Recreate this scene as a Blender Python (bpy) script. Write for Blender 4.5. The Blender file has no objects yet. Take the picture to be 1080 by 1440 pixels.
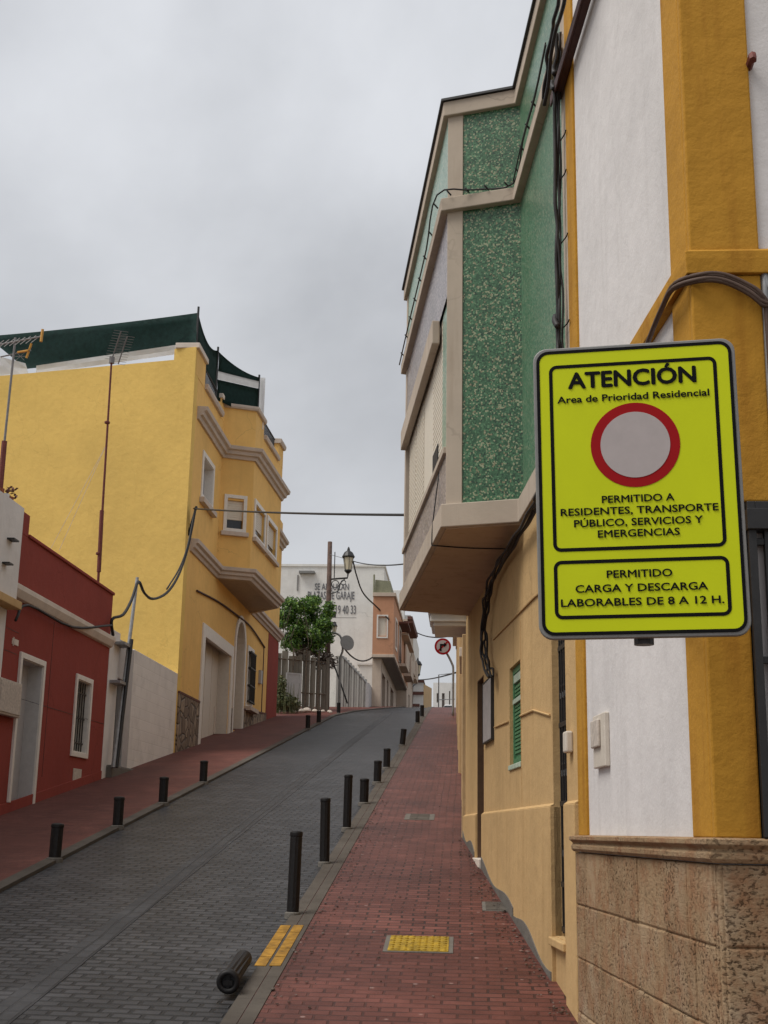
import bpy, bmesh, math, random
from mathutils import Vector, Matrix
random.seed(7)
S = bpy.context.scene
COL = S.collection
R = math.radians
# ------------------------------------------------------------------ camera
# world: Y runs up the street, X across it, Z up; the eye is 1.6 m over the origin
cam = bpy.data.objects.new('camera', bpy.data.cameras.new('camera'))
COL.objects.link(cam)
cam.data.sensor_fit = 'VERTICAL'
cam.data.sensor_height = 36.0
cam.data.lens = 45.0
cam.data.clip_start = 0.05
cam.data.clip_end = 3000
HEAD, PITCH, ROLL = R(3.69), math.atan(450 / 1800), R(1.04)
cam.matrix_world = (Matrix.Translation((0, 0, 1.6)) @ Matrix.Rotation(HEAD, 4, 'Z')
                    @ Matrix.Rotation(R(90) + PITCH, 4, 'X') @ Matrix.Rotation(ROLL, 4, 'Z'))
S.camera = cam
# ------------------------------------------------------------------ exposure
S.view_settings.view_transform = 'Standard'
S.view_settings.look = 'None'
S.view_settings.exposure = 0.85
S.view_settings.gamma = 1.0
# ------------------------------------------------------------------ sky and sun
SUN_EL, SUN_AZ = R(60), R(-115)      # azimuth from +Y, negative = left of the street
world = bpy.data.worlds.new('World')
S.world = world
world.use_nodes = True
wn, wl = world.node_tree.nodes, world.node_tree.links
wn.clear()
def wnode(t, **k):
    n = wn.new(t)
    for a, v in k.items(): setattr(n, a, v)
    return n
wout = wnode('ShaderNodeOutputWorld'); wbg = wnode('ShaderNodeBackground')
sky = wnode('ShaderNodeTexSky', sky_type='NISHITA', sun_disc=False)
sky.sun_elevation = SUN_EL; sky.sun_rotation = SUN_AZ
sky.air_density = 1.0; sky.dust_density = 3.0
wtc = wnode('ShaderNodeTexCoord')
wmap = wnode('ShaderNodeMapping'); wmap.inputs['Scale'].default_value = (1.0, 1.0, 1.3)
wmap.inputs['Location'].default_value = (0.3, 1.7, 0.2)
wnz = wnode('ShaderNodeTexNoise'); wnz.inputs['Scale'].default_value = 1.7
wnz.inputs['Detail'].default_value = 7; wnz.inputs['Roughness'].default_value = 0.52
wnz.inputs['Distortion'].default_value = 0.15
wr = wnode('ShaderNodeValToRGB')
wr.color_ramp.elements[0].position = 0.38; wr.color_ramp.elements[0].color = (2.25, 2.31, 2.44, 1)
wr.color_ramp.elements[1].position = 0.62; wr.color_ramp.elements[1].color = (3.75, 3.84, 4.02, 1)
wsep = wnode('ShaderNodeSeparateXYZ')
wband = wnode('ShaderNodeMapRange'); wband.inputs['From Min'].default_value = 0.0
wband.inputs['From Max'].default_value = 0.22
wband.inputs['To Min'].default_value = 1.12; wband.inputs['To Max'].default_value = 0.9
wband2 = wnode('ShaderNodeMapRange'); wband2.inputs['From Min'].default_value = 0.22
wband2.inputs['From Max'].default_value = 0.62
wband2.inputs['To Min'].default_value = 0.0; wband2.inputs['To Max'].default_value = 0.26
wadd = wnode('ShaderNodeMath', operation='ADD')
wmul = wnode('ShaderNodeMixRGB', blend_type='MULTIPLY'); wmul.inputs[0].default_value = 1
wmix = wnode('ShaderNodeMixRGB'); wmix.inputs[0].default_value = 0.96
wl.new(wtc.outputs['Generated'], wmap.inputs[0]); wl.new(wmap.outputs[0], wnz.inputs['Vector'])
wl.new(wnz.outputs['Fac'], wr.inputs[0]); wl.new(wtc.outputs['Generated'], wsep.inputs[0])
wl.new(wsep.outputs['Z'], wband.inputs['Value']); wl.new(wsep.outputs['Z'], wband2.inputs['Value'])
wl.new(wband.outputs[0], wadd.inputs[0]); wl.new(wband2.outputs[0], wadd.inputs[1])
wl.new(wr.outputs[0], wmul.inputs[1]); wl.new(wadd.outputs[0], wmul.inputs[2])
wl.new(sky.outputs[0], wmix.inputs[1]); wl.new(wmul.outputs[0], wmix.inputs[2])
wl.new(wmix.outputs[0], wbg.inputs['Color']); wbg.inputs['Strength'].default_value = 0.1
wl.new(wbg.outputs[0], wout.inputs[0])
sl = bpy.data.lights.new('sun', 'SUN'); sl.energy = 1.5; sl.angle = R(32); sl.color = (1, 0.96, 0.9)
sun = bpy.data.objects.new('sun', sl); COL.objects.link(sun)
sun.location = (-20, 20, 60)
sdir = Vector((math.sin(SUN_AZ) * math.cos(SUN_EL), math.cos(SUN_AZ) * math.cos(SUN_EL), math.sin(SUN_EL)))
sun.rotation_euler = sdir.to_track_quat('Z', 'Y').to_euler()

# ------------------------------------------------------------------ materials
def newmat(name):
    m = bpy.data.materials.new(name); m.use_nodes = True
    nt = m.node_tree
    return m, nt.nodes, nt.links, nt.nodes['Principled BSDF']
def N(n, t, **k):
    x = n.new(t)
    for a, v in k.items():
        if a in x.inputs.keys() if hasattr(x, 'inputs') else False: x.inputs[a].default_value = v
        else: setattr(x, a, v)
    return x
def noise(n, l, coord, scale, detail=4, rough=0.55, stretch=None):
    x = n.new('ShaderNodeTexNoise'); x.inputs['Scale'].default_value = scale
    x.inputs['Detail'].default_value = detail; x.inputs['Roughness'].default_value = rough
    if stretch:
        mp = n.new('ShaderNodeMapping'); mp.inputs['Scale'].default_value = stretch
        l.new(coord, mp.inputs[0]); l.new(mp.outputs[0], x.inputs['Vector'])
    else: l.new(coord, x.inputs['Vector'])
    return x.outputs['Fac']
def ramp(n, l, fac, stops):
    r = n.new('ShaderNodeValToRGB'); e = r.color_ramp.elements
    while len(e) < len(stops): e.new(0.5)
    for i, (p, c) in enumerate(stops):
        e[i].position = p; e[i].color = (*c, 1) if len(c) == 3 else c
    l.new(fac, r.inputs[0]); return r.outputs[0]
def mixc(n, l, fac, a, b, mode='MIX'):
    x = n.new('ShaderNodeMixRGB'); x.blend_type = mode
    for i, v in ((0, fac), (1, a), (2, b)):
        if isinstance(v, (int, float)): x.inputs[i].default_value = v
        elif isinstance(v, tuple): x.inputs[i].default_value = (*v, 1)
        else: l.new(v, x.inputs[i])
    return x.outputs[0]
def bumpn(n, l, h, strength, dist, bs):
    b = n.new('ShaderNodeBump'); b.inputs['Strength'].default_value = strength
    b.inputs['Distance'].default_value = dist
    l.new(h, b.inputs['Height']); l.new(b.outputs[0], bs.inputs['Normal'])
def sc(c, k): return tuple(min(1, v * k) for v in c)
def stucco(name, c, stain=(0.3, 0.27, 0.23), amt=0.25, rough=0.9, grain=60, bump=0.25, streak=True, patch=1.0, crack=0.5):
    """painted render: slight patchiness, rain streaks, fine grain"""
    m, n, l, b = newmat(name)
    co = n.new('ShaderNodeTexCoord').outputs['Object']
    big = noise(n, l, co, 0.9 * patch, 5, 0.6)
    col = ramp(n, l, big, [(0.3, sc(c, 0.88)), (0.5, c), (0.72, sc(c, 1.08))])
    mid = noise(n, l, co, 5, 5, 0.65)
    col = mixc(n, l, ramp(n, l, mid, [(0.35, (0.22,) * 3), (0.62, (0,) * 3)]), col, sc(c, 0.8))
    if streak:
        st = noise(n, l, co, 3.0, 5, 0.6, (2.2, 2.2, 0.22))
        f = ramp(n, l, st, [(0.52, (0,) * 3), (0.72, (amt,) * 3)])
        col = mixc(n, l, f, col, tuple(x * y ** 0.5 for x, y in zip(stain, c)))
    sp = noise(n, l, co, 13, 5, 0.7)
    col = mixc(n, l, ramp(n, l, sp, [(0.66, (0,) * 3), (0.72, (amt * 0.8,) * 3)]), col, sc(c, 0.6))
    if crack:
        wv = n.new('ShaderNodeTexNoise'); wv.inputs['Scale'].default_value = 2.5; wv.inputs['Detail'].default_value = 4; l.new(co, wv.inputs['Vector'])
        av = n.new('ShaderNodeVectorMath'); av.operation = 'MULTIPLY_ADD'; av.inputs[1].default_value = (0.5,) * 3
        l.new(wv.outputs['Color'], av.inputs[0]); l.new(co, av.inputs[2])
        cv = n.new('ShaderNodeTexVoronoi'); cv.feature = 'DISTANCE_TO_EDGE'; cv.inputs['Scale'].default_value = 0.75; l.new(av.outputs[0], cv.inputs['Vector'])
        mk = ramp(n, l, noise(n, l, co, 0.7, 3, 0.5), [(0.48, (0,) * 3), (0.6, (crack,) * 3)])
        cf = mixc(n, l, 1.0, ramp(n, l, cv.outputs['Distance'], [(0.0015, (1,) * 3), (0.007, (0,) * 3)]), mk, 'MULTIPLY')
        col = mixc(n, l, cf, col, sc(c, 0.45))
    l.new(col, b.inputs['Base Color']); b.inputs['Roughness'].default_value = rough
    b.inputs['Specular IOR Level'].default_value = 0.25
    h1 = noise(n, l, co, grain, 3, 0.7); h2 = noise(n, l, co, 7, 4, 0.55)
    ad = n.new('ShaderNodeMath'); ad.operation = 'MULTIPLY_ADD'; ad.inputs[1].default_value = 0.25
    l.new(h1, ad.inputs[0]); l.new(h2, ad.inputs[2])
    bumpn(n, l, ad.outputs[0], bump, 0.03, b)
    return m
def plain(name, c, rough=0.6, metal=0.0, var=0.18, scale=14, bump=0.1, spec=0.4):
    m, n, l, b = newmat(name)
    co = n.new('ShaderNodeTexCoord').outputs['Object']
    nz = noise(n, l, co, scale, 5, 0.65)
    col = ramp(n, l, nz, [(0.3, sc(c, 1 - var)), (0.7, sc(c, 1 + var))])
    l.new(col, b.inputs['Base Color']); b.inputs['Roughness'].default_value = rough
    b.inputs['Metallic'].default_value = metal; b.inputs['Specular IOR Level'].default_value = spec
    if bump: bumpn(n, l, nz, bump, 0.01, b)
    return m
def pavers(name, cols, mortar, bw, bh, msize, stain, rough, bump=0.5, spots=None, rot=0.0, dark=(0.25, 0.22, 0.2), wornj=0.75):
    m, n, l, b = newmat(name)
    co = n.new('ShaderNodeTexCoord').outputs['Object']
    wob = n.new('ShaderNodeTexNoise'); wob.inputs['Scale'].default_value = 1.3; l.new(co, wob.inputs['Vector'])
    va = n.new('ShaderNodeVectorMath'); va.operation = 'MULTIPLY_ADD'
    va.inputs[1].default_value = (0.05, 0.05, 0); l.new(wob.outputs['Color'], va.inputs[0]); l.new(co, va.inputs[2])
    mp = n.new('ShaderNodeMapping'); mp.inputs['Rotation'].default_value = (0, 0, rot); l.new(va.outputs[0], mp.inputs[0])
    br = n.new('ShaderNodeTexBrick'); l.new(mp.outputs[0], br.inputs['Vector'])
    br.inputs['Scale'].default_value = 1; br.inputs['Brick Width'].default_value = bw
    br.inputs['Row Height'].default_value = bh; br.inputs['Mortar Size'].default_value = msize
    br.inputs['Mortar Smooth'].default_value = 0.3; br.inputs['Bias'].default_value = 0
    br.inputs['Color1'].default_value = (*cols[0], 1); br.inputs['Color2'].default_value = (*cols[1], 1)
    br.inputs['Mortar'].default_value = (*mortar, 1)
    wear = noise(n, l, co, 0.9, 5, 0.65)
    col = mixc(n, l, ramp(n, l, wear, [(0.42, (wornj,) * 3), (0.62, (0,) * 3)]), br.outputs['Color'], sc(cols[0], 1.12))
    # individual bricks lighter or darker
    big = noise(n, l, co, 0.55, 6, 0.62)
    col = mixc(n, l, ramp(n, l, big, [(0.36, (stain,) * 3), (0.58, (0,) * 3)]), col, dark, 'MULTIPLY')
    mid = noise(n, l, co, 3.2, 6, 0.7)
    col = mixc(n, l, ramp(n, l, mid, [(0.4, (0.45,) * 3), (0.6, (0,) * 3)]), col, (0.55, 0.5, 0.48), 'MULTIPLY')
    dust = noise(n, l, co, 1.4, 5, 0.6)
    col = mixc(n, l, ramp(n, l, dust, [(0.55, (0,) * 3), (0.8, (0.3,) * 3)]), col, sc(cols[1], 1.9))
    if spots:
        vo = n.new('ShaderNodeTexVoronoi'); vo.inputs['Scale'].default_value = 4.5; l.new(co, vo.inputs['Vector'])
        col = mixc(n, l, ramp(n, l, vo.outputs['Distance'], [(0.06, (0.6,) * 3), (0.09, (0,) * 3)]), col, spots)
    l.new(col, b.inputs['Base Color']); b.inputs['Roughness'].default_value = rough
    b.inputs['Specular IOR Level'].default_value = 0.35
    g = noise(n, l, co, 90, 2, 0.6)
    inv = n.new('ShaderNodeMath'); inv.operation = 'MULTIPLY_ADD'; inv.inputs[1].default_value = -1.0
    l.new(br.outputs['Fac'], inv.inputs[0])
    g2 = n.new('ShaderNodeMath'); g2.operation = 'MULTIPLY'; g2.inputs[1].default_value = 0.35; l.new(g, g2.inputs[0])
    l.new(g2.outputs[0], inv.inputs[2])
    bumpn(n, l, inv.outputs[0], bump, 0.012, b)
    return m
def mosaic(name, stops, cell=0.02, rough=0.35, grout=(0.35, 0.36, 0.33)):
    m, n, l, b = newmat(name)
    co = n.new('ShaderNodeTexCoord').outputs['Object']
    vo = n.new('ShaderNodeTexVoronoi'); vo.inputs['Scale'].default_value = 1 / cell; vo.inputs['Randomness'].default_value = 0.75
    l.new(co, vo.inputs['Vector']); sp = n.new('ShaderNodeSeparateColor'); l.new(vo.outputs['Color'], sp.inputs[0])
    r = n.new('ShaderNodeValToRGB'); r.color_ramp.interpolation = 'CONSTANT'; e = r.color_ramp.elements
    while len(e) < len(stops): e.new(0.5)
    for i, (p, c) in enumerate(stops): e[i].position = p; e[i].color = (*c, 1)
    l.new(sp.outputs[0], r.inputs[0])
    big = noise(n, l, co, 2.2, 5, 0.6)
    col = mixc(n, l, ramp(n, l, big, [(0.35, (0.35,) * 3), (0.6, (0,) * 3)]), r.outputs[0], (0.6, 0.62, 0.55), 'MULTIPLY')
    l.new(col, b.inputs['Base Color']); b.inputs['Roughness'].default_value = rough
    bumpn(n, l, sp.outputs[1], 0.25, 0.004, b)
    return m
def coquina(name):
    m, n, l, b = newmat(name)
    co = n.new('ShaderNodeTexCoord').outputs['Object']
    big = noise(n, l, co, 2.3, 6, 0.65)
    col = ramp(n, l, big, [(0.3, (0.22, 0.14, 0.075)), (0.5, (0.34, 0.235, 0.14)), (0.7, (0.42, 0.325, 0.225))])
    geo = n.new('ShaderNodeNewGeometry')
    col = mixc(n, l, ramp(n, l, geo.outputs['Random Per Island'], [(0, (0.0,) * 3), (1, (0.55,) * 3)]), col, (0.42, 0.29, 0.165))
    rd = noise(n, l, co, 6.5, 6, 0.75)
    col = mixc(n, l, ramp(n, l, rd, [(0.45, (0,) * 3), (0.62, (0.5,) * 3)]), col, (0.27, 0.105, 0.045))
    mp = n.new('ShaderNodeMapping'); mp.inputs['Scale'].default_value = (1, 1, 1.5); mp.inputs['Rotation'].default_value = (0.25, 0.3, 0)
    l.new(co, mp.inputs[0])
    pits = noise(n, l, mp.outputs[0], 46, 5, 0.68)
    pf = ramp(n, l, pits, [(0.37, (1,) * 3), (0.45, (0,) * 3)])
    lo = noise(n, l, co, 3.5, 3, 0.6)
    pf2 = mixc(n, l, 1.0, pf, ramp(n, l, lo, [(0.38, (0.1,) * 3), (0.58, (1,) * 3)]), 'MULTIPLY')
    pf2 = mixc(n, l, 1.0, pf2, ramp(n, l, geo.outputs['Random Per Island'], [(0, (1,) * 3), (0.45, (0.85,) * 3), (1, (0.35,) * 3)]), 'MULTIPLY')
    col = mixc(n, l, pf2, col, (0.075, 0.042, 0.022))
    l.new(col, b.inputs['Base Color']); b.inputs['Roughness'].default_value = 0.95
    b.inputs['Specular IOR Level'].default_value = 0.15
    hh = n.new('ShaderNodeMath'); hh.operation = 'MULTIPLY_ADD'; hh.inputs[1].default_value = -1.6
    l.new(pf2, hh.inputs[0]); l.new(pits, hh.inputs[2])
    bumpn(n, l, hh.outputs[0], 0.9, 0.012, b)
    return m
def crazy_stone(name):
    m, n, l, b = newmat(name)
    co = n.new('ShaderNodeTexCoord').outputs['Object']
    vo = n.new('ShaderNodeTexVoronoi'); vo.feature = 'DISTANCE_TO_EDGE'; vo.inputs['Scale'].default_value = 3.6
    v2 = n.new('ShaderNodeTexVoronoi'); v2.inputs['Scale'].default_value = 3.6
    l.new(co, vo.inputs['Vector']); l.new(co, v2.inputs['Vector'])
    s = n.new('ShaderNodeSeparateColor'); l.new(v2.outputs['Color'], s.inputs[0])
    col = ramp(n, l, s.outputs[0], [(0, (0.16, 0.115, 0.08)), (0.5, (0.27, 0.2, 0.14)), (1, (0.36, 0.28, 0.2))])
    col = mixc(n, l, ramp(n, l, noise(n, l, co, 16, 4), [(0.35, (0.5,) * 3), (0.65, (0,) * 3)]), col, (0.13, 0.09, 0.06))
    col = mixc(n, l, ramp(n, l, vo.outputs['Distance'], [(0.03, (1,) * 3), (0.06, (0,) * 3)]), col, (0.09, 0.07, 0.055))
    l.new(col, b.inputs['Base Color']); b.inputs['Roughness'].default_value = 0.85
    bumpn(n, l, ramp(n, l, vo.outputs['Distance'], [(0.0, (0,) * 3), (0.09, (1,) * 3)]), 0.8, 0.03, b)
    return m
def brickpaint(name, c):
    m, n, l, b = newmat(name)
    tc = n.new('ShaderNodeTexCoord').outputs['Object']
    sp = n.new('ShaderNodeSeparateXYZ'); l.new(tc, sp.inputs[0])
    cb = n.new('ShaderNodeCombineXYZ'); l.new(sp.outputs['Y'], cb.inputs[0]); l.new(sp.outputs['Z'], cb.inputs[1])
    br = n.new('ShaderNodeTexBrick'); l.new(cb.outputs[0], br.inputs['Vector'])
    br.inputs['Scale'].default_value = 1; br.inputs['Brick Width'].default_value = 0.4; br.inputs['Row Height'].default_value = 0.2
    br.inputs['Mortar Size'].default_value = 0.012; br.inputs['Mortar Smooth'].default_value = 0.8
    br.inputs['Color1'].default_value = (*c, 1); br.inputs['Color2'].default_value = (*sc(c, 0.93), 1)
    br.inputs['Mortar'].default_value = (*sc(c, 0.92), 1)
    st = noise(n, l, tc, 2.2, 6, 0.65)
    col = mixc(n, l, ramp(n, l, st, [(0.5, (0,) * 3), (0.75, (0.5,) * 3)]), br.outputs['Color'], sc(c, 0.6))
    l.new(col, b.inputs['Base Color']); b.inputs['Roughness'].default_value = 0.9
    iv = n.new('ShaderNodeMath'); iv.operation = 'SUBTRACT'; iv.inputs[0].default_value = 1; l.new(br.outputs['Fac'], iv.inputs[1])
    bumpn(n, l, iv.outputs[0], 0.22, 0.012, b)
    return m
def leafmat(name, stops, trans=0.25):
    m, n, l, b = newmat(name)
    g = n.new('ShaderNodeNewGeometry')
    col = ramp(n, l, g.outputs['Random Per Island'], stops)
    l.new(col, b.inputs['Base Color']); b.inputs['Roughness'].default_value = 0.5
    tr = n.new('ShaderNodeBsdfTranslucent'); l.new(col, tr.inputs['Color'])
    mx = n.new('ShaderNodeMixShader'); mx.inputs[0].default_value = trans
    l.new(b.outputs[0], mx.inputs[1]); l.new(tr.outputs[0], mx.inputs[2])
    l.new(mx.outputs[0], n['Material Output'].inputs['Surface'])
    return m
def corrugated(name, c, rust):
    m, n, l, b = newmat(name)
    co = n.new('ShaderNodeTexCoord').outputs['Object']
    nz = noise(n, l, co, 2.5, 5, 0.65, (1, 1, 0.4))
    col = ramp(n, l, nz, [(0.35, sc(c, 0.75)), (0.55, c), (0.7, rust)])
    g = n.new('ShaderNodeNewGeometry')
    col = mixc(n, l, ramp(n, l, g.outputs['Random Per Island'], [(0, (0,) * 3), (1, (0.5,) * 3)]), col, sc(c, 1.5))
    l.new(col, b.inputs['Base Color']); b.inputs['Roughness'].default_value = 0.7
    return m

M = {}
M['road'] = pavers('road_pavers', ((0.03, 0.03, 0.032), (0.068, 0.067, 0.071)), (0.007, 0.0066, 0.0066), 0.2, 0.1, 0.016, 0.45, 0.5, 1.0, None, 0.05, (0.4, 0.4, 0.42), 0.3)
M['road_strip'] = pavers('road_channel_pavers', ((0.03, 0.03, 0.032), (0.06, 0.059, 0.062)), (0.016, 0.0155, 0.0155), 0.2, 0.11, 0.01, 0.4, 0.6, 0.9, None, R(90), (0.4, 0.4, 0.42), 0.8)
M['red'] = pavers('red_pavers', ((0.1, 0.029, 0.02), (0.195, 0.066, 0.049)), (0.036, 0.015, 0.012), 0.2, 0.1, 0.01, 0.6, 0.58, 0.8, (0.36, 0.25, 0.22), 0.0, (0.42, 0.36, 0.35), 0.55)
M['redleft'] = pavers('red_pavers_far_side', ((0.115, 0.034, 0.024), (0.175, 0.058, 0.042)), (0.09, 0.035, 0.028), 0.2, 0.1, 0.006, 0.3, 0.75, 0.4, None, 0.0, (0.5, 0.42, 0.4))
M['kerb'] = pavers('kerb_concrete', ((0.08, 0.068, 0.056), (0.108, 0.093, 0.076)), (0.06, 0.052, 0.045), 0.55, 3.0, 0.008, 0.35, 0.85, 0.4, None, R(90), (0.5, 0.46, 0.42))
M['cement'] = stucco('cement_patch', (0.15, 0.137, 0.12), (0.2, 0.18, 0.16), 0.4, streak=False, patch=4, bump=0.6)
M['earth'] = stucco('dry_earth', (0.2, 0.17, 0.12), streak=False, patch=0.3)
M['yellow'] = stucco('yellow_render', (0.74, 0.5, 0.14), (0.55, 0.38, 0.16), 0.12, bump=0.35, patch=0.6, crack=0.2)
M['yellowf'] = stucco('yellow_facade_render', (0.79, 0.49, 0.16), (0.5, 0.35, 0.2), 0.14, bump=0.15)
M['redwall'] = stucco('dark_red_paint', (0.27, 0.052, 0.038), (0.4, 0.22, 0.18), 0.25, bump=0.2)
M['white'] = stucco('white_limewash', (0.72, 0.69, 0.66), (0.6, 0.58, 0.55), 0.22)
M['whitewall'] = stucco('corner_white_paint', (0.68, 0.65, 0.635), (0.6, 0.58, 0.56), 0.35, bump=0.24, crack=0.12)
M['whitebrick'] = brickpaint('white_painted_block', (0.74, 0.71, 0.67))
M['trim'] = stucco('off_white_trim', (0.66, 0.58, 0.5), (0.4, 0.3, 0.25), 0.4, streak=False, patch=4)
M['cornice'] = stucco('weathered_cornice', (0.55, 0.465, 0.395), (0.3, 0.22, 0.18), 0.4, streak=False, patch=5)
M['frame'] = plain('white_frame_paint', (0.72, 0.68, 0.62), 0.55, var=0.06)
M['cream'] = plain('cream_door_paint', (0.62, 0.56, 0.48), 0.5, var=0.06)
M['shut'] = plain('cream_shutter', (0.68, 0.62, 0.52), 0.5, var=0.05)
M['greydoor'] = plain('grey_metal_door', (0.42, 0.41, 0.41), 0.5, var=0.08)
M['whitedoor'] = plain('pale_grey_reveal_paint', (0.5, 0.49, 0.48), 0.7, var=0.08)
M['dark'] = plain('dark_interior', (0.012, 0.012, 0.013), 0.6, var=0.2)
M['black'] = plain('black_iron', (0.016, 0.015, 0.015), 0.5, var=0.3, spec=0.5)
M['iron'] = plain('bollard_iron', (0.011, 0.0095, 0.0095), 0.55, var=0.4, scale=22, spec=0.28)
M['cable'] = plain('black_cable', (0.02, 0.018, 0.018), 0.6, var=0.2, bump=0)
M['stone'] = coquina('coquina_stone')
M['crazy'] = crazy_stone('crazy_paving_stone')
M['tan'] = stucco('tan_facade_paint', (0.55, 0.365, 0.17), (0.4, 0.28, 0.15), 0.3, bump=0.32, patch=1.1, crack=0.35)
M['tan2'] = stucco('ochre_far_facade', (0.56, 0.39, 0.21), (0.4, 0.28, 0.18), 0.2)
M['beige'] = stucco('beige_band', (0.48, 0.4, 0.32), (0.35, 0.27, 0.2), 0.3, bump=0.1)
M['soffit'] = stucco('beige_soffit', (0.5, 0.37, 0.26), (0.3, 0.2, 0.13), 0.3, bump=0.1)
M['orange'] = stucco('ochre_orange_paint', (0.47, 0.235, 0.028), (0.3, 0.13, 0.02), 0.42, bump=0.34, grain=38, crack=0.1)
M['brown'] = plain('brown_gutter_paint', (0.06, 0.022, 0.018), 0.6)
M['green'] = mosaic('green_mosaic', [(0, (0.025, 0.085, 0.035)), (0.25, (0.04, 0.125, 0.055)), (0.5, (0.065, 0.17, 0.08)), (0.68, (0.012, 0.045, 0.02)), (0.78, (0.31, 0.33, 0.2)), (0.87, (0.24, 0.21, 0.12)), (0.92, (0.11, 0.24, 0.12))], 0.014)
M['palegreen'] = mosaic('pale_green_mosaic', [(0, (0.17, 0.3, 0.23)), (0.3, (0.24, 0.37, 0.29)), (0.6, (0.33, 0.43, 0.35)), (0.85, (0.42, 0.45, 0.36))])
M['sheengreen'] = mosaic('sky_sheen_green_mosaic', [(0, (0.05, 0.145, 0.08)), (0.35, (0.085, 0.2, 0.115)), (0.65, (0.13, 0.25, 0.155)), (0.85, (0.24, 0.29, 0.19))], 0.0145)  # green mosaic copy, lightened: grazing sky sheen put into the tile colours
M['lilac'] = mosaic('lilac_mosaic', [(0, (0.22, 0.2, 0.21)), (0.3, (0.32, 0.29, 0.3)), (0.6, (0.43, 0.38, 0.37)), (0.85, (0.17, 0.15, 0.17))])
M['gshut'] = plain('green_shutter_paint', (0.075, 0.21, 0.1), 0.5, var=0.2)
M['palesill'] = plain('pale_green_sill', (0.42, 0.5, 0.4), 0.6)
M['plaque'] = plain('grey_marble_board', (0.36, 0.33, 0.32), 0.6)
M['signgrey'] = plain('grey_sign_frame', (0.22, 0.215, 0.205), 0.5, metal=0.2, var=0.1)
M['signyel'] = plain('fluorescent_yellow_sheet', (0.57, 0.64, 0.003), 0.5, var=0.05, scale=2.2, bump=0.03, spec=0.22)
M['signblk'] = plain('black_sign_ink', (0.005, 0.005, 0.006), 0.7, var=0.1, bump=0, spec=0.1)
M['signred'] = plain('red_sign_ink', (0.32, 0.006, 0.009), 0.6, var=0.04, bump=0, spec=0.12)
M['signwht'] = plain('pale_sign_disc', (0.42, 0.37, 0.36), 0.55, var=0.05, bump=0)
M['galv'] = plain('galvanised_steel', (0.3, 0.3, 0.3), 0.5, metal=0.5, var=0.2)
M['net'] = plain('dark_green_shade_net', (0.012, 0.042, 0.036), 0.9, var=0.3, scale=9, bump=0.2)
M['tarp'] = plain('white_tarp', (0.72, 0.72, 0.72), 0.6, var=0.06, scale=4)
M['rust'] = plain('red_oxide_mast', (0.13, 0.03, 0.022), 0.65, var=0.3)
M['antgrey'] = plain('aluminium_antenna', (0.2, 0.19, 0.185), 0.5, metal=0.5)
M['antorange'] = plain('orange_plastic_tip', (0.55, 0.28, 0.05), 0.5)
M['pink'] = stucco('salmon_render', (0.52, 0.27, 0.16), (0.4, 0.25, 0.17), 0.2)
M['farbeige'] = stucco('far_beige_render', (0.55, 0.45, 0.36), (0.4, 0.3, 0.25), 0.25)
M['farwhite'] = stucco('far_white_render', (0.76, 0.745, 0.71), (0.6, 0.57, 0.52), 0.2)
M['olive'] = plain('olive_tarp', (0.24, 0.24, 0.16), 0.8)
M['roofred'] = plain('brown_tile_roof', (0.13, 0.055, 0.042), 0.8, var=0.3)
M['wood'] = plain('weathered_pole_wood', (0.095, 0.058, 0.045), 0.85, var=0.4, scale=7)
M['bark'] = plain('grey_bark', (0.13, 0.1, 0.075), 0.9, var=0.4)
M['sheet'] = corrugated('grey_fence_sheet', (0.17, 0.15, 0.12), (0.15, 0.1, 0.065))
M['shed'] = corrugated('grey_shed_sheet', (0.36, 0.35, 0.32), (0.27, 0.26, 0.24))
M['leaf'] = leafmat('ficus_leaves', [(0, (0.012, 0.032, 0.005)), (0.35, (0.045, 0.11, 0.014)), (0.7, (0.105, 0.22, 0.026)), (1, (0.22, 0.36, 0.05))])
M['weed'] = leafmat('weed_leaves', [(0, (0.05, 0.07, 0.02)), (0.5, (0.11, 0.13, 0.045)), (1, (0.2, 0.19, 0.09))])
M['dryleaf'] = leafmat('dry_climber_leaves', [(0, (0.05, 0.035, 0.025)), (0.5, (0.13, 0.1, 0.075)), (1, (0.33, 0.28, 0.25))])
M['paintyel'] = plain('worn_yellow_paint', (0.3, 0.155, 0.018), 0.8, var=0.5, scale=9, bump=0.3)
M['paintyel2'] = plain('yellow_cover_paint', (0.32, 0.205, 0.014), 0.7, var=0.5, scale=12, bump=0.3)
M['lampglass'] = plain('pale_lamp_glass', (0.62, 0.55, 0.4), 0.3, var=0.05, bump=0)
M['glass'] = plain('dark_window_glass', (0.03, 0.033, 0.036), 0.12, var=0.1, bump=0, spec=0.6)
M['wallink'] = plain('faded_wall_ink', (0.16, 0.16, 0.17), 0.8, bump=0)
M['carw'] = plain('white_car_paint', (0.75, 0.75, 0.75), 0.3, var=0.02, bump=0)
M['rubber'] = plain('tyre_rubber', (0.02, 0.02, 0.02), 0.8, bump=0)
M['pebble'] = plain('speckled_meter_door', (0.5, 0.44, 0.38), 0.8, var=0.25, scale=30)
M['terra'] = plain('terracotta_pot', (0.3, 0.1, 0.05), 0.8)

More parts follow.
